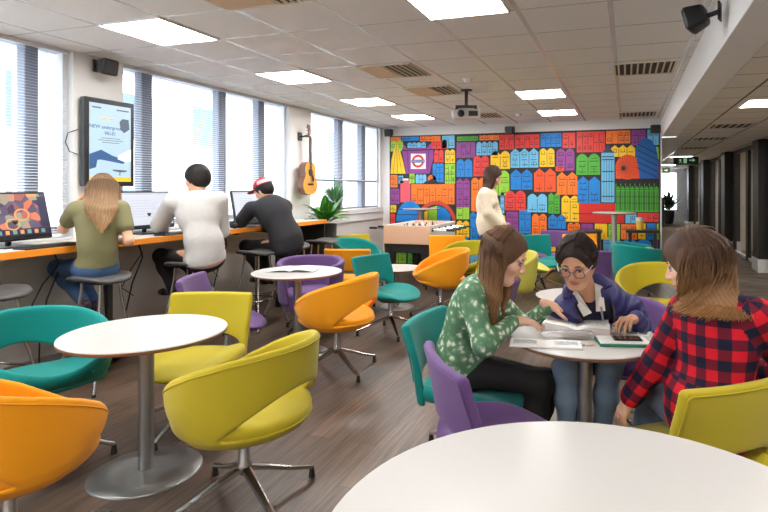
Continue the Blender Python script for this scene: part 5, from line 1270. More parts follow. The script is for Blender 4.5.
        def col(v):
            q = ((v - hc) @ Rh.T) / hs; C = np.tile(b, (len(v), 1))
            def blob(c, r, colr, a=1.0):
                d = np.sqrt((((q - np.array(c)) / np.array(r)) ** 2).sum(1)); w_ = np.clip((1.25 - d) / .5, 0, 1)[:, None] * a
                C[:] = C * (1 - w_) + np.array(colr) * w_
            blob((.09, 0, -.061), (.025, .024, .0125), lp, .85)
            for y in (-1, 1): blob((.066, .045 * y, -.026), (.04, .024, .022), b * .85 + lp * .25, .35)
            blob((.105, 0, -.026), (.014, .014, .012), b * .85 + lp * .22, .35)
            return C
        me = np_mesh('body', *F.nets(), M_skin, col)
        o = link('body', me, root)
        e = MB(); 
        Mx = Matrix([[*(hs * Rh[:, i]), 0] for i in range(3)] + [[0, 0, 0, 1]])
        Mx = Matrix.Translation(Vector(hc)) @ Matrix(((hs*Rh[0][0], hs*Rh[1][0], hs*Rh[2][0], 0), (hs*Rh[0][1], hs*Rh[1][1], hs*Rh[2][1], 0), (hs*Rh[0][2], hs*Rh[1][2], hs*Rh[2][2], 0), (0, 0, 0, 1)))
        for y in (-1, 1):
            e = MB().sphere((.0745, .033 * y, .005), (.0122, .0135, .0070), M_eye, 14, 8, Mx); e.sphere((.0845, .0325 * y, .002), (.0040, .0055, .0060), M_iris, 10, 6, Mx); e.build('eye', root)
            MB().tube([Mx @ Vector(p) for p in ((.083, .018 * y, .009), (.087, .030 * y, .013), (.083, .043 * y, .011), (.078, .049 * y, .007))], .0024 * hs, M_lash, 6).build('eyelid', root)
            MB().tube([Mx @ Vector(p) for p in ((.089, .013 * y, .026), (.088, .030 * y, .031), (.079, .047 * y, .026))], [.003 * hs, .0034 * hs, .0016 * hs], s.brow, 6).build('eyebrow', root)
        s.Mx = Mx
        return o
    brow = None
def uv_by_bone(me, bones, name='wrap'):
    """cloth pattern coordinates: along and around the nearest limb or trunk axis (a,b,reference direction)"""
    n = len(me.polygons); C = np.zeros(n * 3, np.float32); me.polygons.foreach_get('center', C); C = C.reshape(-1, 3).astype(float)
    best = np.full(n, 9e9); bid = np.zeros(n, int)
    for i, (a, b, ref, r) in enumerate(bones):
        a = np.array(a); b = np.array(b); ba = b - a; t = np.clip(((C - a) @ ba) / (ba @ ba), 0, 1)
        d = np.linalg.norm(C - a - t[:, None] * ba, axis=1) - r
        m = d < best; best[m] = d[m]; bid[m] = i
    nv = len(me.vertices); P = np.zeros(nv * 3, np.float32); me.vertices.foreach_get('co', P); P = P.reshape(-1, 3).astype(float)
    nl = len(me.loops); lv = np.zeros(nl, np.int32); me.loops.foreach_get('vertex_index', lv)
    lp = np.repeat(np.arange(n), [p.loop_total for p in me.polygons])
    uv = np.zeros((nl, 2))
    for i, (a, b, ref, r) in enumerate(bones):
        m = bid[lp] == i; a = np.array(a); b = np.array(b); ax = unit(b - a); e1 = unit(np.array(ref) - (np.array(ref) @ ax) * ax); e2 = np.cross(ax, e1)
        q = P[lv[m]] - a; uv[m, 1] = q @ ax
        ang = np.arctan2(q @ e2, q @ e1)
        ca = C[lp[m]] - a; ac = np.arctan2(ca @ e2, ca @ e1); ang = ac + (ang - ac + PI) % (2 * PI) - PI
        uv[m, 0] = ang * max(r, .05)
    u = me.uv_layers.new(name=name); u.data.foreach_set('uv', uv.astype(np.float32).ravel())
def fields(s, res, pad=.2):
    A = np.array([v for k_, v in s.J.items() if k_ not in ('face',) and k_[:2] != 'hd']); return Field(A.min(0) - pad, A.max(0) + pad, res)
def wrinkle(m, scale=14, strength=.35, dist=.012):
    n, l, p = nodes_of(m); tc = n.new('ShaderNodeTexCoord'); no = n.new('ShaderNodeTexNoise'); no.inputs['Scale'].default_value = scale; no.inputs['Detail'].default_value = 2.5; no.inputs['Distortion'].default_value = .8
    b = n.new('ShaderNodeBump'); b.inputs['Strength'].default_value = strength; b.inputs['Distance'].default_value = dist
    l.new(tc.outputs['Object'], no.inputs['Vector']); l.new(no.outputs['Fac'], b.inputs['Height']); l.new(b.outputs['Normal'], p.inputs['Normal']); return m
def top_garment(s, root, name, m, res, g=.012, sleeve=1.0, hem=.06, female=True, bust=0.0, neck_r=.062, cuffs=None, bones=False, puff=0.0, col=None, open_front=False, bag=.0, lowneck=0, rs=(.050, .043, .032)):
    F = fields(s, res); j = s.J
    s.torso(F, g, .06, female, bust)
    for S in 'LR':
        if sleeve >= 1: s.arm(F, S, g + puff, .03, .95, rs)
        else:
            a, b = j['sh' + S], j['el' + S]; F.cap(a, a + (b - a) * sleeve, .056 + g, .052 + g, .03)
    if bag: F.ell(j['waist'] * .55 + j['pelvis'] * .45, (.12 + bag, .155 + bag, .10), .08, s.Rw)
    # hem: cut square below the hips; neckline: cut around the neck
    up = s.Rp[2]; h0 = j['pelvis'] - up * hem
    F.fn(lambda x, y, z: (h0[0] - x) * up[0] + (h0[1] - y) * up[1] + (h0[2] - z) * up[2], j['pelvis'] - .45, j['pelvis'] + .45, .015, 'and') if s.clean_hem else None
    n0 = j['neck']; ax = s.Rt[2]
    F.cap(n0 + ax * .01 + s.Rt[0] * (.02 + lowneck * .5), n0 + ax * .16 + s.Rt[0] * .05, neck_r, neck_r + .03, .012, 'sub')
    if lowneck: F.cap(n0 + s.Rt[0] * .07, n0 - ax * lowneck + s.Rt[0] * .15, .045, .02, .012, 'sub')
    me = np_mesh(name, *F.nets(), m, col)
    if bones:
        fr = s.Rt[0]
        B = [(j['pelvis'] - up * .1, j['waist'], -s.Rp[0], .13), (j['waist'], j['neck'] + ax * .1, -fr, .13)]
        for S in 'LR': B += [(j['sh' + S] + 0.0 * ax, j['el' + S], -fr, .055), (j['el' + S], j['wr' + S], -fr, .045)]
        uv_by_bone(me, B)
    return link(name, me, root)
Person.clean_hem = True
def trousers(s, root, name, m, res, g=.006, upto=.97, waist_up=.09):
    F = fields(s, res); j = s.J
    F.ell(j['pelvis'], (s.k*.118 + g, s.k*.168 + g, s.k*.125 + g), .05, s.Rp)
    for S in 'LR': s.leg(F, S, g, .05, upto)
    up = s.Rp[2]; h0 = j['pelvis'] + up * waist_up
    F.fn(lambda x, y, z: (x - h0[0]) * up[0] + (y - h0[1]) * up[1] + (z - h0[2]) * up[2], j['pelvis'] - .3, j['pelvis'] + .3, .01, 'and')
    return link(name, np_mesh(name, *F.nets(), m), root)
def shoes(s, root, m, res=.006, sole=None):
    for S in 'LR':
        a, b = s.J['an' + S], s.J['toe' + S]; d = unit(b - a); 
        flat = unit(np.array([d[0], d[1], d[2] * .3])); heel = a - flat * .03 + np.array([0, 0, -.035]); toe = heel + unit(b - heel) * .235
        F = Field(np.minimum(heel, toe) - .12, np.maximum(heel, toe) + .12, res)
        F.cap(heel, toe, .040, .036, .02); F.cap(a, heel, .042, .042, .03); F.ell(heel * .4 + toe * .6, (.06, .045, .04), .03)
        dn = np.cross(np.cross(unit(toe - heel), (0, 0, 1)), unit(toe - heel)); dn = -dn if dn[2] > 0 else dn; h0 = heel + dn * .03
        F.fn(lambda x, y, z: (x - h0[0]) * dn[0] + (y - h0[1]) * dn[1] + (z - h0[2]) * dn[2], np.minimum(heel, toe) - .12, np.maximum(heel, toe) + .12, .008, 'and')
        o = link('shoe', np_mesh('shoe', *F.nets(), m), root)
        if sole: MB().tube([Vector(heel - unit(toe - heel) * .02 + dn * .028), Vector(toe + dn * .026)], .012, sole, 8).build('sole', o)
def hair_mat(name, rough=.65): return vcol_mat(name, rough, .3)
def hair_mass(s, root, name, m, root_c, tip_c, res, ends=None, cut=(.100, .0, -.040), cutr=(.075, .074, .114), vol=.012, n=420, wave=.004, thick=.02, sweep=0.0, part=.0, tie=False, bulge=.008):
    """cap over the skull plus locks falling to given end points (azimuth in degrees from the face, left positive), parted on top"""
    h = s.hs; P = s.H_; R = s.Rh
    A = [s.hc - .2, s.hc + .2] + ([np.array(e[1]) - .06 for e in ends] + [np.array(e[1]) + .06 for e in ends] if ends else [])
    A = np.array(A); F = Field(A.min(0), A.max(0), res)
    ec = np.array((-.012, 0, .036)); er = np.array((.097 + vol, .077 + vol, .092 + vol))
    F.ell(P(*ec), er * h, .02, R)
    F.ell(P(-.03, 0, -.005), np.array((.076 + vol * .6, .070 + vol * .6, .075)) * h, .03, R)
    def E(a, el, g=0.0): 
        a = math.radians(a); el = math.radians(el); return P(ec[0] + (er[0] + g) * math.cos(el) * math.cos(a), ec[1] + (er[1] + g) * math.cos(el) * math.sin(a), ec[2] + (er[2] + g) * math.sin(el))
    guides = []
    if ends:
        az = np.array([e[0] for e in ends], float); EE = np.array([e[1] for e in ends])
        sgn = 1 if az[-1] > az[0] else -1
        for a in np.linspace(az[0], az[-1], 27):
            e = np.array([np.interp(a * sgn, az * sgn, EE[:, i]) for i in range(3)]); ar = math.radians(a)
            aw = (a + 180) % 360 - 180; sd = 1 if aw > 0 else -1
            def sw(q): return sd * min(180, abs(aw) + sweep * q)
            px = ec[0] + er[0] * .80 * math.cos(ar * (.9 if abs(aw) < 90 else 1)); u = max(0, 1 - ((px - ec[0]) / er[0]) ** 2)
            top = P(px, part + .002 * sd * min(1, (180 - abs(aw)) / 20), ec[2] + er[2] * math.sqrt(u))
            q50, q15, qm = E(sw(.15), 48), E(sw(.5), 10), E(sw(.9), -22, -.004)
            if not tie: qm = q15 + np.array([0, 0, -.085 * h]) + unit((q15 - s.hc) * np.array([1, 1, 0])) * .004
            b2 = qm * .5 + e * .5 + (0 if tie else np.array([0, 0, -.008]) + unit((qm - s.hc) * np.array([1, 1, 0])) * bulge)
            guides.append([top, (top + q50) * .5 + unit((top + q50) * .5 - s.hc) * .006, q50, q15, qm, b2, e])
            F.cap(q15, qm, thick * .55, thick * .8, .03); F.cap(qm, b2, thick * .8, thick * .9, .03); F.cap(b2, b2 + (e - b2) * .62, thick * .85, thick * .4, .03)
    F.ell(P(*cut), np.array(cutr) * h, .012, R, 'sub')
    rc, tc_ = np.array(root_c[:3]), np.array(tip_c[:3])
    zt = s.hc[2] + .1; zb = min([e[1][2] for e in ends]) if ends else s.hc[2] - .1
    def col(v):
        t = np.clip((zt - v[:, 2]) / (zt - zb), 0, 1) ** 1.3
        q = (v - s.hc) @ R.T; st = .5 + .5 * np.sin(np.arctan2(q[:, 1], q[:, 0]) * 46 + 3 * np.sin(v[:, 2] * 30))
        c = rc + (tc_ - rc) * t[:, None]; return c * (.55 + .30 * st[:, None])  # mass coloured darker than the strands, as painted shade in their gaps
    o = link(name, np_mesh(name, *F.nets(), m, col), root)
    if guides and n:                                  # individual strands lying over the mass
        vs = []; fs = []; cs = []; G = np.array(guides); K = G.shape[1] - 1; T = 17
        for i in range(n):
            f = RNG.rand() * (len(G) - 1.001); k = int(f); u = f - k; g = G[k] * (1 - u) + G[k + 1] * u
            off = RNG.normal(0, 1, 3) * thick * .30; L = RNG.uniform(.82, 1.0) if tie else 1 - .16 * RNG.rand() ** 2; tint = RNG.uniform(.60, 1.45); t0 = RNG.choice([0, 0, 0, RNG.uniform(0, .35)])
            lift = RNG.uniform(.004, .010); pts = []
            for t in np.linspace(t0, 1, T):
                x = min(t * L, 1.0) * K; a = min(int(x), K - 1); w_ = x - a
                p0 = g[max(a - 1, 0)]; p1 = g[a]; p2 = g[a + 1]; p3 = g[min(a + 2, K)]
                p = .5 * ((2 * p1) + (-p0 + p2) * w_ + (2*p0 - 5*p1 + 4*p2 - p3) * w_**2 + (-p0 + 3*p1 - 3*p2 + p3) * w_**3)
                dn = float(sstep(.45, .7, t))
                outw = unit(p - (s.hc - np.array([0, 0, .02]))) * (thick * .75 * dn + lift)
                pts.append(p + outw + off * dn * (.25 if tie else 1) + np.array([math.sin(t * 9 + i), math.cos(t * 8 + i * 2), 0]) * wave * dn)
            b = len(vs)
            for q, p in enumerate(pts):
                t = q / (T - 1); d = unit(pts[min(q + 1, T - 1)] - pts[max(q - 1, 0)]); sx = unit(np.cross(d, (0.3, .2, 1))); sy = np.cross(sx, d); r = .0024 * (1 - .75 * t ** 3)
                for a_ in (0, 2.094, 4.189): vs.append(p + (sx * math.cos(a_) + sy * math.sin(a_)) * r); cs.append((rc + (tc_ - rc) * min(1, max(0, (zt - p[2]) / (zt - zb))) ** 1.3) * tint)
            for q in range(T - 1):
                for a_ in range(3): fs.append((b+q*3+a_, b+q*3+(a_+1) % 3, b+(q+1)*3+(a_+1) % 3, b+(q+1)*3+a_))
        me = np_mesh(name + '_strands', np.array(vs), np.array(fs), m, None, 0)
        at = me.color_attributes.new('Col', 'FLOAT_COLOR', 'POINT'); at.data.foreach_set('color', np.c_[np.array(cs), np.ones(len(cs))].astype(np.float32).ravel())
        link('hair_strands', me, o)
    return o
M_hairb = hair_mat('brown_hair'); M_hairk = hair_mat('black_hair', .62)
def rootp(p, label, base=0.0):
    # Empty at the figure's base; children keep world coordinates
    return empty('person', (0, 0, 0), 0, label, 'person')

def plaid():
    m = mat('red_navy_plaid', rgb(190, 24, 34), .8, spec=.2); n, l, p = nodes_of(m)
    uv = n.new('ShaderNodeUVMap'); uv.uv_map = 'wrap'; sx = n.new('ShaderNodeSeparateXYZ'); l.new(uv.outputs[0], sx.inputs[0])
    def band(o, off, wd, per):
        a = n.new('ShaderNodeMath'); a.operation = 'ADD'; a.inputs[1].default_value = off; l.new(o, a.inputs[0])
        f = n.new('ShaderNodeMath'); f.operation = 'FLOORED_MODULO'; f.inputs[1].default_value = per; l.new(a.outputs[0], f.inputs[0])
        c = n.new('ShaderNodeMath'); c.operation = 'LESS_THAN'; c.inputs[1].default_value = wd; l.new(f.outputs[0], c.inputs[0]); return c.outputs[0]
    per = .086
    ad = n.new('ShaderNodeMath'); ad.operation = 'ADD'; l.new(band(sx.outputs['X'], 5, per * .5, per), ad.inputs[0]); l.new(band(sx.outputs['Y'], 5, per * .5, per), ad.inputs[1])
    hf = n.new('ShaderNodeMath'); hf.operation = 'MULTIPLY'; hf.inputs[1].default_value = .5; l.new(ad.outputs[0], hf.inputs[0])
    cr = n.new('ShaderNodeValToRGB'); cr.color_ramp.interpolation = 'CONSTANT'; e = cr.color_ramp.elements; e[0].position = 0; e[0].color = rgb(200, 26, 42); e[1].position = .25; e[1].color = rgb(104, 22, 40); x = e.new(.75); x.color = rgb(26, 26, 48)
    l.new(hf.outputs[0], cr.inputs['Fac']); l.new(cr.outputs['Color'], p.inputs['Base Color'])
    return wrinkle(m, 11, .3)
def floral():
    m = mat('green_flower_print', rgb(112, 146, 112), .75, spec=.25); n, l, p = nodes_of(m)
    tc = n.new('ShaderNodeTexCoord'); no = n.new('ShaderNodeTexNoise'); no.inputs['Scale'].default_value = 40; no.inputs['Detail'].default_value = 3
    vo = n.new('ShaderNodeTexVoronoi'); vo.inputs['Scale'].default_value = 26; vo.inputs['Randomness'].default_value = 1.0
    mv = n.new('ShaderNodeVectorMath'); mv.operation = 'MULTIPLY_ADD'; l.new(no.outputs['Color'], mv.inputs[0]); mv.inputs[1].default_value = (.035, .035, .035); l.new(tc.outputs['Object'], mv.inputs[2])
    l.new(tc.outputs['Object'], no.inputs['Vector']); l.new(mv.outputs[0], vo.inputs['Vector'])
    cr = n.new('ShaderNodeValToRGB'); e = cr.color_ramp.elements; e[0].position = .20; e[0].color = rgb(214, 222, 200); e[1].position = .40; e[1].color = rgb(108, 144, 112)
    x = e.new(.66); x.color = rgb(84, 122, 92)
    l.new(vo.outputs['Distance'], cr.inputs['Fac']); l.new(cr.outputs['Color'], p.inputs['Base Color']); return wrinkle(m, 12, .35)
def puffer():
    m = mat('navy_quilted_nylon', rgb(52, 50, 104), .45, spec=.4); n, l, p = nodes_of(m)
    uv = n.new('ShaderNodeUVMap'); uv.uv_map = 'wrap'; wv = n.new('ShaderNodeTexWave'); wv.bands_direction = 'Y'; wv.wave_profile = 'SIN'; wv.inputs['Scale'].default_value = 5.0; wv.inputs['Distortion'].default_value = 1.2; wv.inputs['Detail'].default_value = 1
    b = n.new('ShaderNodeBump'); b.inputs['Strength'].default_value = .7; b.inputs['Distance'].default_value = .012
    l.new(uv.outputs[0], wv.inputs['Vector']); l.new(wv.outputs['Fac'], b.inputs['Height']); l.new(b.outputs['Normal'], p.inputs['Normal']); return m
def lanyard(root, s, pts, m, name='lanyard'):
    MB().tube([Vector(p) for p in pts], .006, m, 6).build(name, root)

# ---- the woman in the green blouse
def green_woman():
    s = Person(PEOPLE['green'], .98, 1.10); s.brow = mat('brown_brow', rgb(92, 66, 48), .7); j = s.J
    r = rootp(j['pelvis'], 'woman with long brown hair in a green flowered blouse, leaning over the papers')
    s.body(r, 'light', .0048, palms={'R': (.1, .1, -1), 'L': (.1, 0, -1)}, curls={'R': .42, 'L': .16})
    top_garment(s, r, 'blouse', floral(), .006, .013, 1.0, .085, bust=.052, bag=.018, rs=(.050, .042, .024))
    trousers(s, r, 'trousers', wrinkle(mat('black_cotton', rgb(30, 27, 28), .85), 12, .3), .007)
    shoes(s, r, M_black)
    for S in 'LR':                                   # pale shirt cuffs
        w_, e = j['wr' + S], j['el' + S]; d = unit(w_ - e)
        MB().tube([Vector(w_ - d * .045), Vector(w_ - d * .01), Vector(w_ + d * .004)], [.037, .036, .033], mat('grey_blue_cuff', rgb(178, 186, 198), .8), 16, False).build('cuff', r)
    q = s.H_
    fr = j['chest'] + s.Rt[0] * .15
    near = -s.lat
    E1 = fr + near * .075 + np.array([0, 0, .02]); E2 = j['chest'] + near * .10 + np.array([0, 0, .10]) - s.Rt[0]*.02
    hair_mass(s, r, 'hair', M_hairb, rgb(104, 74, 54), rgb(176, 130, 86), .006, [
        (-90, E1 + np.array([.01, 0, -.03])), (-120, E1 + np.array([-.02, 0, .01])), (-150, E1 + np.array([-.05, 0, .05])), (-185, j['neck'] + near * .045 + s.Rt[0] * .01 + np.array([0, 0, .0])), (-215, j['neck'] - s.Rt[0] * .055 + np.array([0, 0, .0])), (-250, j['neck'] + s.Rt[0] * .06 - near * .07 + np.array([0, 0, -.06])), (-278, fr - near * .05 + np.array([0, 0, .0]))], n=1700, thick=.016, vol=.010, cut=(.100, 0, -.040), cutr=(.074, .080, .114))
    lanyard(r, s, [j['neck'] + s.Rt[0] * .07 + near * .05, fr + near * .035 + np.array([0, 0, .06]), fr + near * .03 + np.array([0.02, 0, -.06]), fr + near * .02 + np.array([.02, 0, -.12])], mat('red_lanyard', rgb(206, 40, 40), .6))
    return s, r
GW, gw_root = green_woman()

# ---- the woman in the navy jacket
def navy_woman():
    s = Person(PEOPLE['navy'], 1.0, 1.10); s.brow = mat('black_brow', rgb(36, 28, 26), .7); j = s.J
    r = rootp(j['pelvis'], 'woman with glasses and dark tied hair in a navy padded jacket')
    s.body(r, 'tan', .0048, palms={'L': (-.1, -.2, -1), 'R': (0, 0, -1)}, curls={'L': 1.0, 'R': .4})
    F = fields(s, .006); s.torso(F, .004, .05, True)
    n0 = j['neck']; F.cap(n0 + s.Rt[2] * .03, n0 + s.Rt[2] * .2 + s.Rt[0] * .06, .056, .08, .01, 'sub')
    link('pullover', np_mesh('pullover', *F.nets(), mat('dark_navy_knit', rgb(34, 34, 54), .85)), r)
    fr = s.Rt[0]; up = s.Rt[2]; ce = j['chest']
    # jacket with an open front wedge
    s.clean_hem = True
    F = fields(s, .006); s.torso(F, .030, .06, True)
    for S in 'LR': s.arm(F, S, .014, .03, .96, (.056, .048, .036))
    upp = s.Rp[2]; h0 = j['pelvis'] - upp * .06
    F.fn(lambda x, y, z: (h0[0] - x) * upp[0] + (h0[1] - y) * upp[1] + (h0[2] - z) * upp[2], j['pelvis'] - .4, j['pelvis'] + .4, .015, 'and')
    F.cap(n0 + up * .0 + fr * .03, n0 + up * .16 + fr * .05, .066, .10, .012, 'sub')
    lo = ce + fr * .17 - up * .13; hi = n0 + fr * .13 - up * .0
    c0 = ce + fr * .10
    def wedge(x, y, z):
        px, py, pz = x - c0[0], y - c0[1], z - c0[2]
        u = px * s.Rt[1][0] + py * s.Rt[1][1] + pz * s.Rt[1][2]; h = px * up[0] + py * up[1] + pz * up[2]; f = px * fr[0] + py * fr[1] + pz * fr[2]
        return np.maximum(np.abs(u) - (.045 + .18 * np.clip(h + .12, 0, .3)), -(f + .03))
    F.fn(wedge, c0 - .28, c0 + .28, .01, 'sub')
    me = np_mesh('jacket', *F.nets(), puffer())
    B = [(j['pelvis'] - upp * .1, j['waist'], -s.Rp[0], .13), (j['waist'], j['neck'] + up * .1, -fr, .13)]
    for S in 'LR': B += [(j['sh' + S], j['el' + S], -fr, .055), (j['el' + S], j['wr' + S], -fr, .045)]
    uv_by_bone(me, B); jk = link('jacket', me, r)
    # hood roll behind the neck, zip edges, white collar
    MB().tube([Vector(n0 + s.Rt[1] * .115 * math.cos(a) - fr * (.075 * math.sin(a) - .02) + up * (.015 + .02 * math.sin(a))) for a in [PI * k / 12 for k in range(13)]], [.022 + .014 * math.sin(PI * k / 12) for k in range(13)], MATS['navy_quilted_nylon'], 12).build('hood', jk)
    for sd in (-1, 1):
        pts = [c0 + up * h + s.Rt[1] * sd * (.047 + .18 * max(h + .12, 0)) + fr * (.062 - .9 * max(h, 0) ** 2 * 2 - .25 * max(-h - .0, 0) * .0) for h in (-.20, -.14, -.08, -.02, .04, .10, .15)]
        MB().tube([Vector(p) for p in pts], .0055, mat('zip_tape', rgb(96, 76, 70), .5), 6).build('zip', jk)
    wc = mat('white_shirt', rgb(234, 228, 220), .7)
    for sd in (-1, 1):
        a = n0 + s.Rt[1] * sd * .052 + up * .045 - fr * .01; b = n0 + s.Rt[1] * sd * .085 + up * .005 - fr * .0; c = n0 + s.Rt[1] * sd * .060 - up * .06 + fr * .105; d = n0 + s.Rt[1] * sd * .012 - up * .055 + fr * .098; e = n0 + s.Rt[1] * sd * .03 + up * .015 + fr * .075
        m = MB(); off = fr * .007 + up * .004
        m.poly([a, b, c, d, e], wc); m.poly([x + off for x in (e, d, c, b, a)], wc)
        ring = [a, b, c, d, e]
        for k in range(5): m.poly([ring[k], ring[(k + 1) % 5], ring[(k + 1) % 5] + off, ring[k] + off], wc)
        m.build('collar', r)
    m = MB().add([tuple(x) for x in (n0 + s.Rt[1] * .02 - up * .05 + fr * .09, n0 - s.Rt[1] * .02 - up * .05 + fr * .09, ce - s.Rt[1] * .03 - up * .05 + fr * .118, ce + s.Rt[1] * .03 - up * .05 + fr * .118)], [(0, 1, 2, 3), (3, 2, 1, 0)], wc)
    trousers(s, r, 'jeans', wrinkle(mat('pale_blue_denim', rgb(126, 148, 168), .85, var=(18, .12)), 12, .3), .007)
    shoes(s, r, mat('dark_shoe', rgb(50, 46, 48), .6))
    P = s.H_; nape = P(-.105, 0, -.035)
    hair_mass(s, r, 'hair', M_hairk, rgb(44, 33, 30), rgb(58, 43, 37), .005, [(a, nape + s.Rh[1] * .02 * math.sin(math.radians(a))) for a in (36, 70, 110, 150, 180, 210, 250, 290, 324)], vol=.007, n=1800, sweep=40, tie=True, thick=.012, part=.012, cut=(.100, 0, -.034), cutr=(.072, .076, .112))
    F = Field(s.hc - .25, s.hc + .25, .005)
    F.cap(P(-.10, 0, -.02), P(-.135, 0, -.05), .026, .026, .02); F.cap(P(-.135, 0, -.05), P(-.10, .0, -.15), .026, .012, .02)
    kc = np.array(rgb(50, 36, 31)[:3])
    link('pony_tail', np_mesh('tail', *F.nets(), M_hairk, lambda v: kc * (.7 + .6 * (.5 + .5 * np.sin((v - s.hc) @ s.Rh[1] * 320))[:, None])), r)
    gl = mat('glasses_frame', rgb(78, 62, 92), .3); fm = MB(); Mx = s.Mx
    for y in (-1, 1):
        fm.tube([Mx @ Vector((.104, .034 * y + .027 * math.cos(a) * (1 - .1 * math.sin(a)), .0 + .021 * math.sin(a))) for a in [2 * PI * k / 24 for k in range(24)]], .0024, gl, 6, closed=True)
        fm.tube([Mx @ Vector(p) for p in ((.103, .060 * y, .008), (.07, .078 * y, .010), (.0, .086 * y, .006))], .0026, mat('glasses_pale_arm', rgb(205, 196, 205), .3), 6)
    fm.tube([Mx @ Vector(p) for p in ((.105, -.008, .006), (.109, 0, .009), (.105, .008, .006))], .0024, gl, 6)
    fm.build('glasses', r)
    lanyard(r, s, [n0 + s.Rt[1] * .045 - up * .03 + fr * .10, ce + up * .0 + fr * .155 + s.Rt[1] * .01, ce - up * .1 + fr * .16], mat('silver_cord', rgb(150, 150, 160), .4))
    return s, r
NW, nw_root = navy_woman()

# ---- the woman in red plaid
def plaid_woman():
    s = Person(PEOPLE['plaid'], 1.0, 1.10); s.brow = mat('brown_brow', rgb(92, 66, 48), .7); j = s.J
    r = rootp(j['pelvis'], 'woman with shoulder-length brown hair in a red plaid shirt, seen from behind')
    s.body(r, 'light', .0048, palms={'L': (.5, .3, -.2), 'R': (0, 0, -1)}, curls={'L': .35, 'R': .3})
    sh = top_garment(s, r, 'plaid_shirt', plaid(), .0055, .018, 1.0, .10, bust=.05, bones=True, bag=.02)
    MB().sphere(tuple(j['elL'] + (j['wrL'] - j['elL']) * .15 + np.array([.02, -.055, .0])), .006, M_white, 10, 6).build('sleeve_button', sh)
    trousers(s, r, 'jeans', wrinkle(mat('grey_blue_denim', rgb(96, 106, 124), .85, var=(18, .12)), 12, .3), .007)
    shoes(s, r, M_black)
    u = np.array([0, 0, 1.]); n0 = j['neck']; bk = -s.Rt[0]; L = s.lat
    hair_mass(s, r, 'hair', M_hairb, rgb(82, 58, 44), rgb(172, 126, 80), .0055, [
        (76, n0 + L * .105 + s.Rt[0] * .02 - u * .01), (95, n0 + L * .125 + bk * .02 - u * .01), (130, n0 + L * .10 + bk * .11 - u * .03), (180, n0 - L * .02 + bk * .145 - u * .045), (230, n0 - L * .14 + bk * .115 - u * .055), (275, n0 - L * .19 + bk * .03 - u * .05), (296, n0 - L * .11 + s.Rt[0] * .05 - u * .02)],
        n=2800, bulge=.030, thick=.020, vol=.018, wave=.009, cut=(.106, 0, -.040), cutr=(.070, .076, .112))
    return s, r
PW, pw_root = plaid_woman()

# ---- at the counter
def olive_girl():
    s = Person(PEOPLE['olive'], 1.0, 1.06); s.brow = mat('brown_brow', rgb(92, 66, 48), .7); j = s.J
    r = rootp(j['pelvis'], 'girl with long fair hair in an olive T-shirt and jeans, seated at the counter')
    s.body(r, 'mid', .0065, sl=.3, palms={'L': (.7, .3, 0), 'R': (0, 0, -1)}, curls={'L': .4})
    top_garment(s, r, 'tee_shirt', wrinkle(mat('olive_jersey', rgb(120, 116, 80), .85), 9, .4), .008, .010, .55, -.035)
    trousers(s, r, 'jeans', wrinkle(mat('blue_denim', rgb(62, 92, 132), .85, var=(14, .25)), 10, .35), .008, waist_up=.07)
    m = mat('patterned_shoe', rgb(70, 56, 72), .6); n, l, p = nodes_of(m); tc = n.new('ShaderNodeTexCoord'); vo = n.new('ShaderNodeTexVoronoi'); vo.inputs['Scale'].default_value = 70; l.new(tc.outputs['Object'], vo.inputs['Vector'])
    cr = n.new('ShaderNodeValToRGB'); cr.color_ramp.elements[0].color = rgb(150, 110, 130); cr.color_ramp.elements[0].position = .2; cr.color_ramp.elements[1].color = rgb(44, 36, 50); cr.color_ramp.elements[1].position = .5; l.new(vo.outputs['Distance'], cr.inputs['Fac']); l.new(cr.outputs['Color'], p.inputs['Base Color'])
    shoes(s, r, m, .007, mat('white_sole', rgb(220, 216, 214), .6))
    n0 = j['neck']; bk = -s.Rt[0]; L = s.lat; u = s.Rt[2]
    hair_mass(s, r, 'hair', M_hairb, rgb(122, 92, 66), rgb(188, 148, 104), .0075, [(70, n0 + L * .09 - u * .03), (120, n0 + L * .06 + bk * .12 - u * .10), (180, n0 + bk * .185 - u * .25 - L * .03), (235, n0 - L * .06 + bk * .17 - u * .19), (285, n0 - L * .08 + bk * .02 - u * .03)], n=1100, bulge=.03, thick=.018, vol=.010)
    return r
olive_girl()
def grey_boy():
    s = Person(PEOPLE['grey'], 1.08, 1.06); s.brow = mat('black_brow', rgb(36, 28, 26), .7); j = s.J
    r = rootp(j['pelvis'], 'young man with black hair in a grey sweatshirt, seated at the counter')
    s.body(r, 'mid', .0065, female=False, palms={'L': (0, 0, -1), 'R': (0, 0, -1)})
    top_garment(s, r, 'sweatshirt', wrinkle(mat('heather_grey_jersey', rgb(196, 194, 192), .9, var=(150, .05)), 8, .5, .02), .008, .018, 1.0, .03, False, puff=.012)
    F = fields(s, .009); F.ell(j['pelvis'], (.150, .195, .10), .02, s.Rp); up = s.Rp[2]
    for sg in (-1, 1):
        h0 = j['pelvis'] + up * (.0 if sg > 0 else -.075); F.fn(lambda x, y, z, h0=h0, sg=sg: sg * ((x - h0[0]) * up[0] + (y - h0[1]) * up[1] + (z - h0[2]) * up[2]), j['pelvis'] - .3, j['pelvis'] + .3, .008, 'and')
    link('undershirt', np_mesh('undershirt', *F.nets(), mat('pale_pink_cotton', rgb(206, 178, 170), .85)), r)
    trousers(s, r, 'trousers', wrinkle(mat('black_cotton', rgb(30, 27, 28), .85), 12, .3), .008, waist_up=.02)
    shoes(s, r, M_black, .007)
    hair_mass(s, r, 'hair', M_hairk, rgb(30, 24, 24), rgb(34, 26, 25), .006, None, vol=.018, n=0, cut=(.088, 0, -.058), cutr=(.092, .115, .092))
    return r
grey_boy()
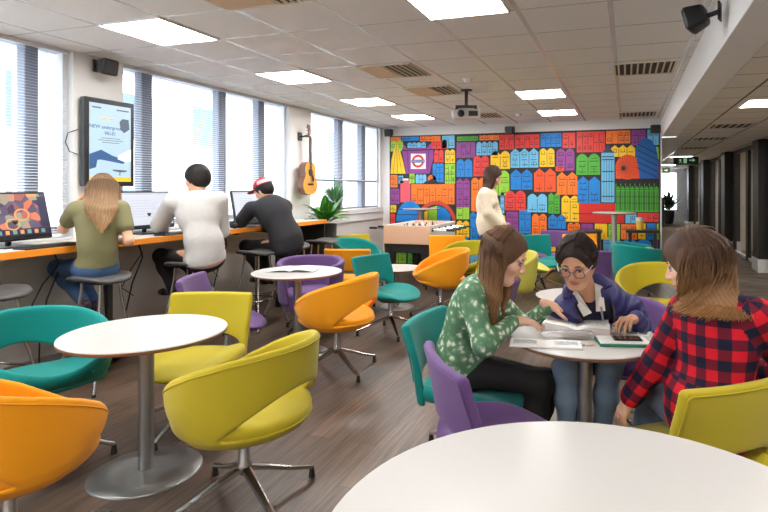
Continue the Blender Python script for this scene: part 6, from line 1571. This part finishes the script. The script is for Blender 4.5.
def cap_person():
    s = Person(PEOPLE['cap'], 1.06, 1.05); s.brow = mat('black_brow', rgb(36, 28, 26), .7); j = s.J
    r = rootp(j['pelvis'], 'person in a red cap and black pullover hunched over the counter')
    s.body(r, 'mid', .007, female=False)
    top_garment(s, r, 'pullover', wrinkle(mat('black_knit', rgb(36, 36, 40), .85), 9, .4), .009, .022, 1.0, .055, False, bag=.02, puff=.006)
    trousers(s, r, 'trousers', wrinkle(mat('black_cotton', rgb(30, 27, 28), .85), 12, .3), .009)
    shoes(s, r, M_black, .008)
    hair_mass(s, r, 'hair', M_hairk, rgb(34, 27, 26), rgb(36, 28, 26), .007, None, vol=.008, n=0, cut=(.095, 0, -.05), cutr=(.080, .10, .095))
    F = Field(s.hc - .2, s.hc + .22, .006); P = s.H_; R = s.Rh; h = s.hs
    F.ell(P(-.010, 0, .050), np.array((.112, .092, .095)) * h, .01, R); z0 = P(0, 0, .052)
    F.fn(lambda x, y, z: -((x - z0[0]) * R[2][0] + (y - z0[1]) * R[2][1] + (z - z0[2]) * R[2][2]), s.hc - .2, s.hc + .22, .01, 'and')
    red = np.array(rgb(170, 32, 52)[:3]); wh = np.array(rgb(228, 220, 222)[:3])
    def col(v):
        q = ((v - s.hc) @ R.T) / h; m = ((q[:, 2] > .06) & (q[:, 2] < .105) & (q[:, 0] < -.01)); return np.where(m[:, None], wh * .55 + red * .45, red)
    c = link('cap', np_mesh('cap', *F.nets(), vcol_mat('cap_cloth', .8), col), r)
    F = Field(s.hc - .2, s.hc + .24, .006); F.ell(P(.125, 0, .052), np.array((.070, .072, .010)) * h, .005, R)
    link('visor', np_mesh('visor', *F.nets(), mat('red_cap_cloth', rgb(170, 32, 52), .8)), c)
    return r
cap_person()
def cream_woman():
    s = Person(PEOPLE['cream'], 1.06, 1.14); s.brow = mat('brown_brow', rgb(92, 66, 48), .7); j = s.J
    r = rootp(j['pelvis'], 'woman in a cream jumper standing and looking down before the mural')
    s.body(r, 'light', .007, palms={'R': (.3, .5, 0), 'L': (.3, -.5, 0)}, curls={'R': .6, 'L': .6})
    top_garment(s, r, 'jumper', wrinkle(mat('cream_wool', rgb(228, 214, 192), .95, var=(60, .06)), 16, .4), .008, .022, 1.0, .10, bust=.05, bag=.03, puff=.006)
    trousers(s, r, 'trousers', mat('black_cotton', rgb(30, 27, 28), .85), .009)
    for S in 'L': pass
    a, b, c = j['hipR'], j['knR'], j['anR']; o_ = np.array([.03, -.075, 0])
    MB().tube([Vector(a + o_ * 1.15 - np.array([0, 0, .05])), Vector(b + o_ * .85), Vector(c + o_ * .6)], .006, M_white, 6).build('side_stripe', r)
    shoes(s, r, M_black, .008)
    n0 = j['neck']; bk = -s.Rt[0]; L = s.lat
    hair_mass(s, r, 'hair', M_hairb, rgb(74, 52, 42), rgb(110, 78, 58), .007, [(-80, n0 - L * .07 + s.Rt[0] * .03 + np.array([0, 0, -.02])), (-130, n0 - L * .06 + bk * .05 + np.array([0, 0, -.10])), (-180, n0 + bk * .085 + np.array([0, 0, -.11])), (-240, n0 + L * .07 + bk * .03 + np.array([0, 0, -.03]))], n=500, thick=.018)
    return r
cream_woman()
# ================================================================== things on the tables
M_paper = mat('page_white', rgb(244, 243, 240), .65); M_pagee = mat('page_edge', rgb(222, 218, 212), .8); M_print = mat('page_print', rgb(186, 186, 190), .7)
ZTAB = .7455
def sheet_lines(m, x0, x1, ys, z, rnd):
    for y in ys:
        a = x0 + rnd.uniform(0, .01); b = x1 - rnd.uniform(0, .04) * (1 if rnd.random() < .4 else .2)
        m.poly([(a, y, z), (b, y, z), (b, y + .003, z), (a, y + .003, z)], M_print)
def open_book(name, x, y, z, deg, w_, d_, th, label, cover, lift=.0, cat='book'):
    """an open book: two curved page blocks over a cover"""
    t = empty(name, (x, y, z), math.radians(deg), label, cat); rnd = random.Random(len(label))
    MB().box((-w_ - .006, -d_/2 - .005, 0), (w_ + .006, d_/2 + .005, .003), cover, .001).build('cover', t)
    for sd in (-1, 1):
        m = MB(); N = 12; top = []
        for k in range(N + 1):
            u = k / N; top.append((sd * w_ * u, .004 + th * (.35 + .65 * math.sin(min(1, u * 2.2) * PI / 2)) * (1 - .12 * u) + lift * (1 if sd < 0 else 0) * u * u))
        for k in range(N):
            (xa, za), (xb, zb) = top[k], top[k + 1]
            q = [(xa, -d_/2, za), (xb, -d_/2, zb), (xb, d_/2, zb), (xa, d_/2, za)]
            m.poly(q if sd > 0 else q[::-1], M_paper, True)
            for yy in (-d_/2, d_/2):
                e = [(xa, yy, .003), (xb, yy, .003), (xb, yy, zb), (xa, yy, za)]
                m.poly(e if (yy < 0) == (sd > 0) else e[::-1], M_pagee)
        xb, zb = top[-1]; e = [(xb, -d_/2, .003), (xb, d_/2, .003), (xb, d_/2, zb), (xb, -d_/2, zb)]; m.poly(e if sd > 0 else e[::-1], M_pagee)
        b = m.build('pages', t)
        pr = MB(); 
        for k in range(14):
            yy = d_/2 - .03 - k * (d_ - .06) / 14
            for a in range(3, N - 1):
                if rnd.random() < .82:
                    (xa, za), (xb, zb) = top[a], top[a + 1]
                    q = [(xa, yy, za + .0008), (xb, yy, zb + .0008), (xb, yy + .003, zb + .0008), (xa, yy + .003, za + .0008)]; pr.poly(q if sd > 0 else q[::-1], M_print)
        pr.build('print', b)
    return t
open_book('open_book', -.255, 3.06, ZTAB, 4, .165, .225, .034, 'thick open book with a pink back edge in the middle of the work table', mat('pink_cover', rgb(226, 84, 122), .5), lift=.02)
open_book('open_notebook', -.375, 2.70, ZTAB, 8, .168, .125, .007, 'thin open notebook hanging over the near left table edge', mat('grey_cover', rgb(176, 176, 180), .5), cat='notebook')
t = empty('document_folder', (-0.020, 2.845, ZTAB), math.radians(14), 'green folder with white sheets on top, under the phone', 'folder')
MB().box((-.125, -.075, 0), (.125, .075, .012), mat('green_card', rgb(26, 116, 92), .5), .003).build('cover', t)
MB().box((-.120, -.066, .0125), (.118, .074, .017), M_paper, .001).build('sheets', t)
t = empty('mobile_phone', (0.0, 2.855, ZTAB + .018), math.radians(12), 'black mobile phone lying on the green folder', 'phone')
MB().box((-.068, -.034, 0), (.068, .034, .008), M_black, .004).build('phone_body', t); MB().box((-.058, -.030, .008), (.058, .030, .0086), mat('phone_glass', rgb(30, 30, 36), .08), .0).build('phone_screen', t)
t = empty('leaflet', (0.045, 3.07, ZTAB), math.radians(-10), 'small printed leaflet near the fist of the woman in navy', 'leaflet')
MB().box((-.07, -.05, 0), (.07, .05, .003), M_paper, .001).build('sheet', t)
MB().box((-.055, -.035, .003), (.01, .03, .0034), mat('leaflet_grey_green', rgb(140, 160, 150), .6)).build('picture', t); MB().box((.018, -.03, .003), (.055, .03, .0034), mat('leaflet_dark', rgb(96, 104, 112), .6)).build('text_panel', t)
t = empty('pencil_stub', (-0.165, 2.745, ZTAB + .004), math.radians(35), 'short wooden pencil on the table edge in front of the folder', 'pencil')
MB().tube([(-.026, 0, 0), (.018, 0, 0)], .0038, mat('pencil_wood', rgb(206, 164, 112), .6), 6).build('shaft', t); MB().tube([(.018, 0, 0), (.030, 0, 0)], [.0036, .0006], mat('pencil_tip', rgb(226, 200, 160), .6), 6).build('tip', t)
t = empty('eraser', (-0.205, 2.735, ZTAB), math.radians(10), 'small grey eraser on the table edge beside the pencil', 'eraser')
MB().box((-.014, -.009, 0), (.014, .009, .010), mat('grey_rubber', rgb(150, 150, 156), .7), .003).build('block', t)
MB().box((-.014, -.0095, -.0001), (.002, .0095, .0104), mat('grey_sleeve', rgb(196, 196, 204), .6), .002).build('sleeve', t)
t = empty('pencil_case', (-0.285, 2.850, ZTAB + .001), math.radians(12), 'clear pencil case with brown contents between the open books', 'pencil case')
M_clear = mat('clear_film', rgb(235, 235, 238), .12, alpha=.35)
F = Field((-.16, -.06, -.01), (.16, .06, .06), .005); F.fn(lambda x, y, z: (((np.abs(x) / .135) ** 4 + (np.abs(y) / .036) ** 3 + (np.abs(z - .02) / .019) ** 2.4) - 1) * .012, (-.16, -.06, -.01), (.16, .06, .06), .004)
link('case', np_mesh('pencil_case', *F.nets(), M_clear), t)
MB().box((-.03, -.022, .006), (.11, .018, .028), mat('brown_card', rgb(116, 86, 62), .7), .006).build('contents', t)
MB().tube([(-.12, 0, .040), (.12, 0, .040)], .003, mat('zip_grey', rgb(170, 170, 176), .5), 6).build('zip', t)
# pen in the hand of the woman in green
jw = GW.J; hd = unit(jw['hdR']); tipp = jw['wrR'] + hd * .150 + np.array([0, 0, -.045]); tail = jw['wrR'] + hd * .075 + np.array([-.01, -.005, .03])
pn = empty('white_pen', tuple(tipp), 0, 'white pen in the hand of the woman in the green blouse', 'pen'); dv = Vector(tail - tipp)
MB().tube([dv * .12, dv * 1.0], .0045, M_white, 10).build('barrel', pn); MB().tube([Vector((0, 0, 0)), dv * .12], [.0012, .0042], M_dark, 8).build('nib', pn)
# newspaper
t = empty('newspaper', (-2.93, 4.46, ZTAB), math.radians(18), 'open folded newspaper lying on the white table', 'newspaper')
for sd in (-1, 1):
    m = MB(); N = 8; pts = [(sd * .21 * k / N, .004 + .016 * math.sin(PI * (k / N) ** .7) + (.004 if sd > 0 else 0)) for k in range(N + 1)]
    for (xa, za), (xb, zb) in zip(pts, pts[1:]):
        for zz, fl in ((0, False), (-.003, True)):
            q = [(xa, -.15, za + zz), (xb, -.15, zb + zz), (xb, .15, zb + zz), (xa, .15, za + zz)]; m.poly(q if (sd > 0) != fl else q[::-1], M_paper, True)
    s = m.build('spread', t); pr = MB(); rnd = random.Random(3 + sd)
    for k in range(12):
        for (xa, za), (xb, zb) in list(zip(pts, pts[1:]))[1:-1]:
            if rnd.random() < .7:
                y = -.13 + k * .0215; q = [(xa, y, za + .0009), (xb, y, zb + .0009), (xb, y + .009, zb + .0009), (xa, y + .009, za + .0009)]; pr.poly(q if sd > 0 else q[::-1], M_print if rnd.random() < .8 else M_pgrey if False else M_print)
    pr.build('print', s)
for s_, r_ in [(None, o) for o in SC.objects if o.type == 'EMPTY' and o.get('category') == 'person']:
    pass
bpy.context.view_layer.update()
for o in list(SC.objects):                       # stand each figure's Empty at its own base
    if o.type == 'EMPTY' and o.get('category') == 'person':
        b = [c for c in o.children if c.name.split('.')[0] == 'body'][0]
        xs = [v.co for v in b.data.vertices]; n = len(xs)
        L = Vector((sum(v.x for v in xs) / n, sum(v.y for v in xs) / n, min(v.z for v in xs)))
        o.location = L
        for c in o.children: c.location = c.location - L
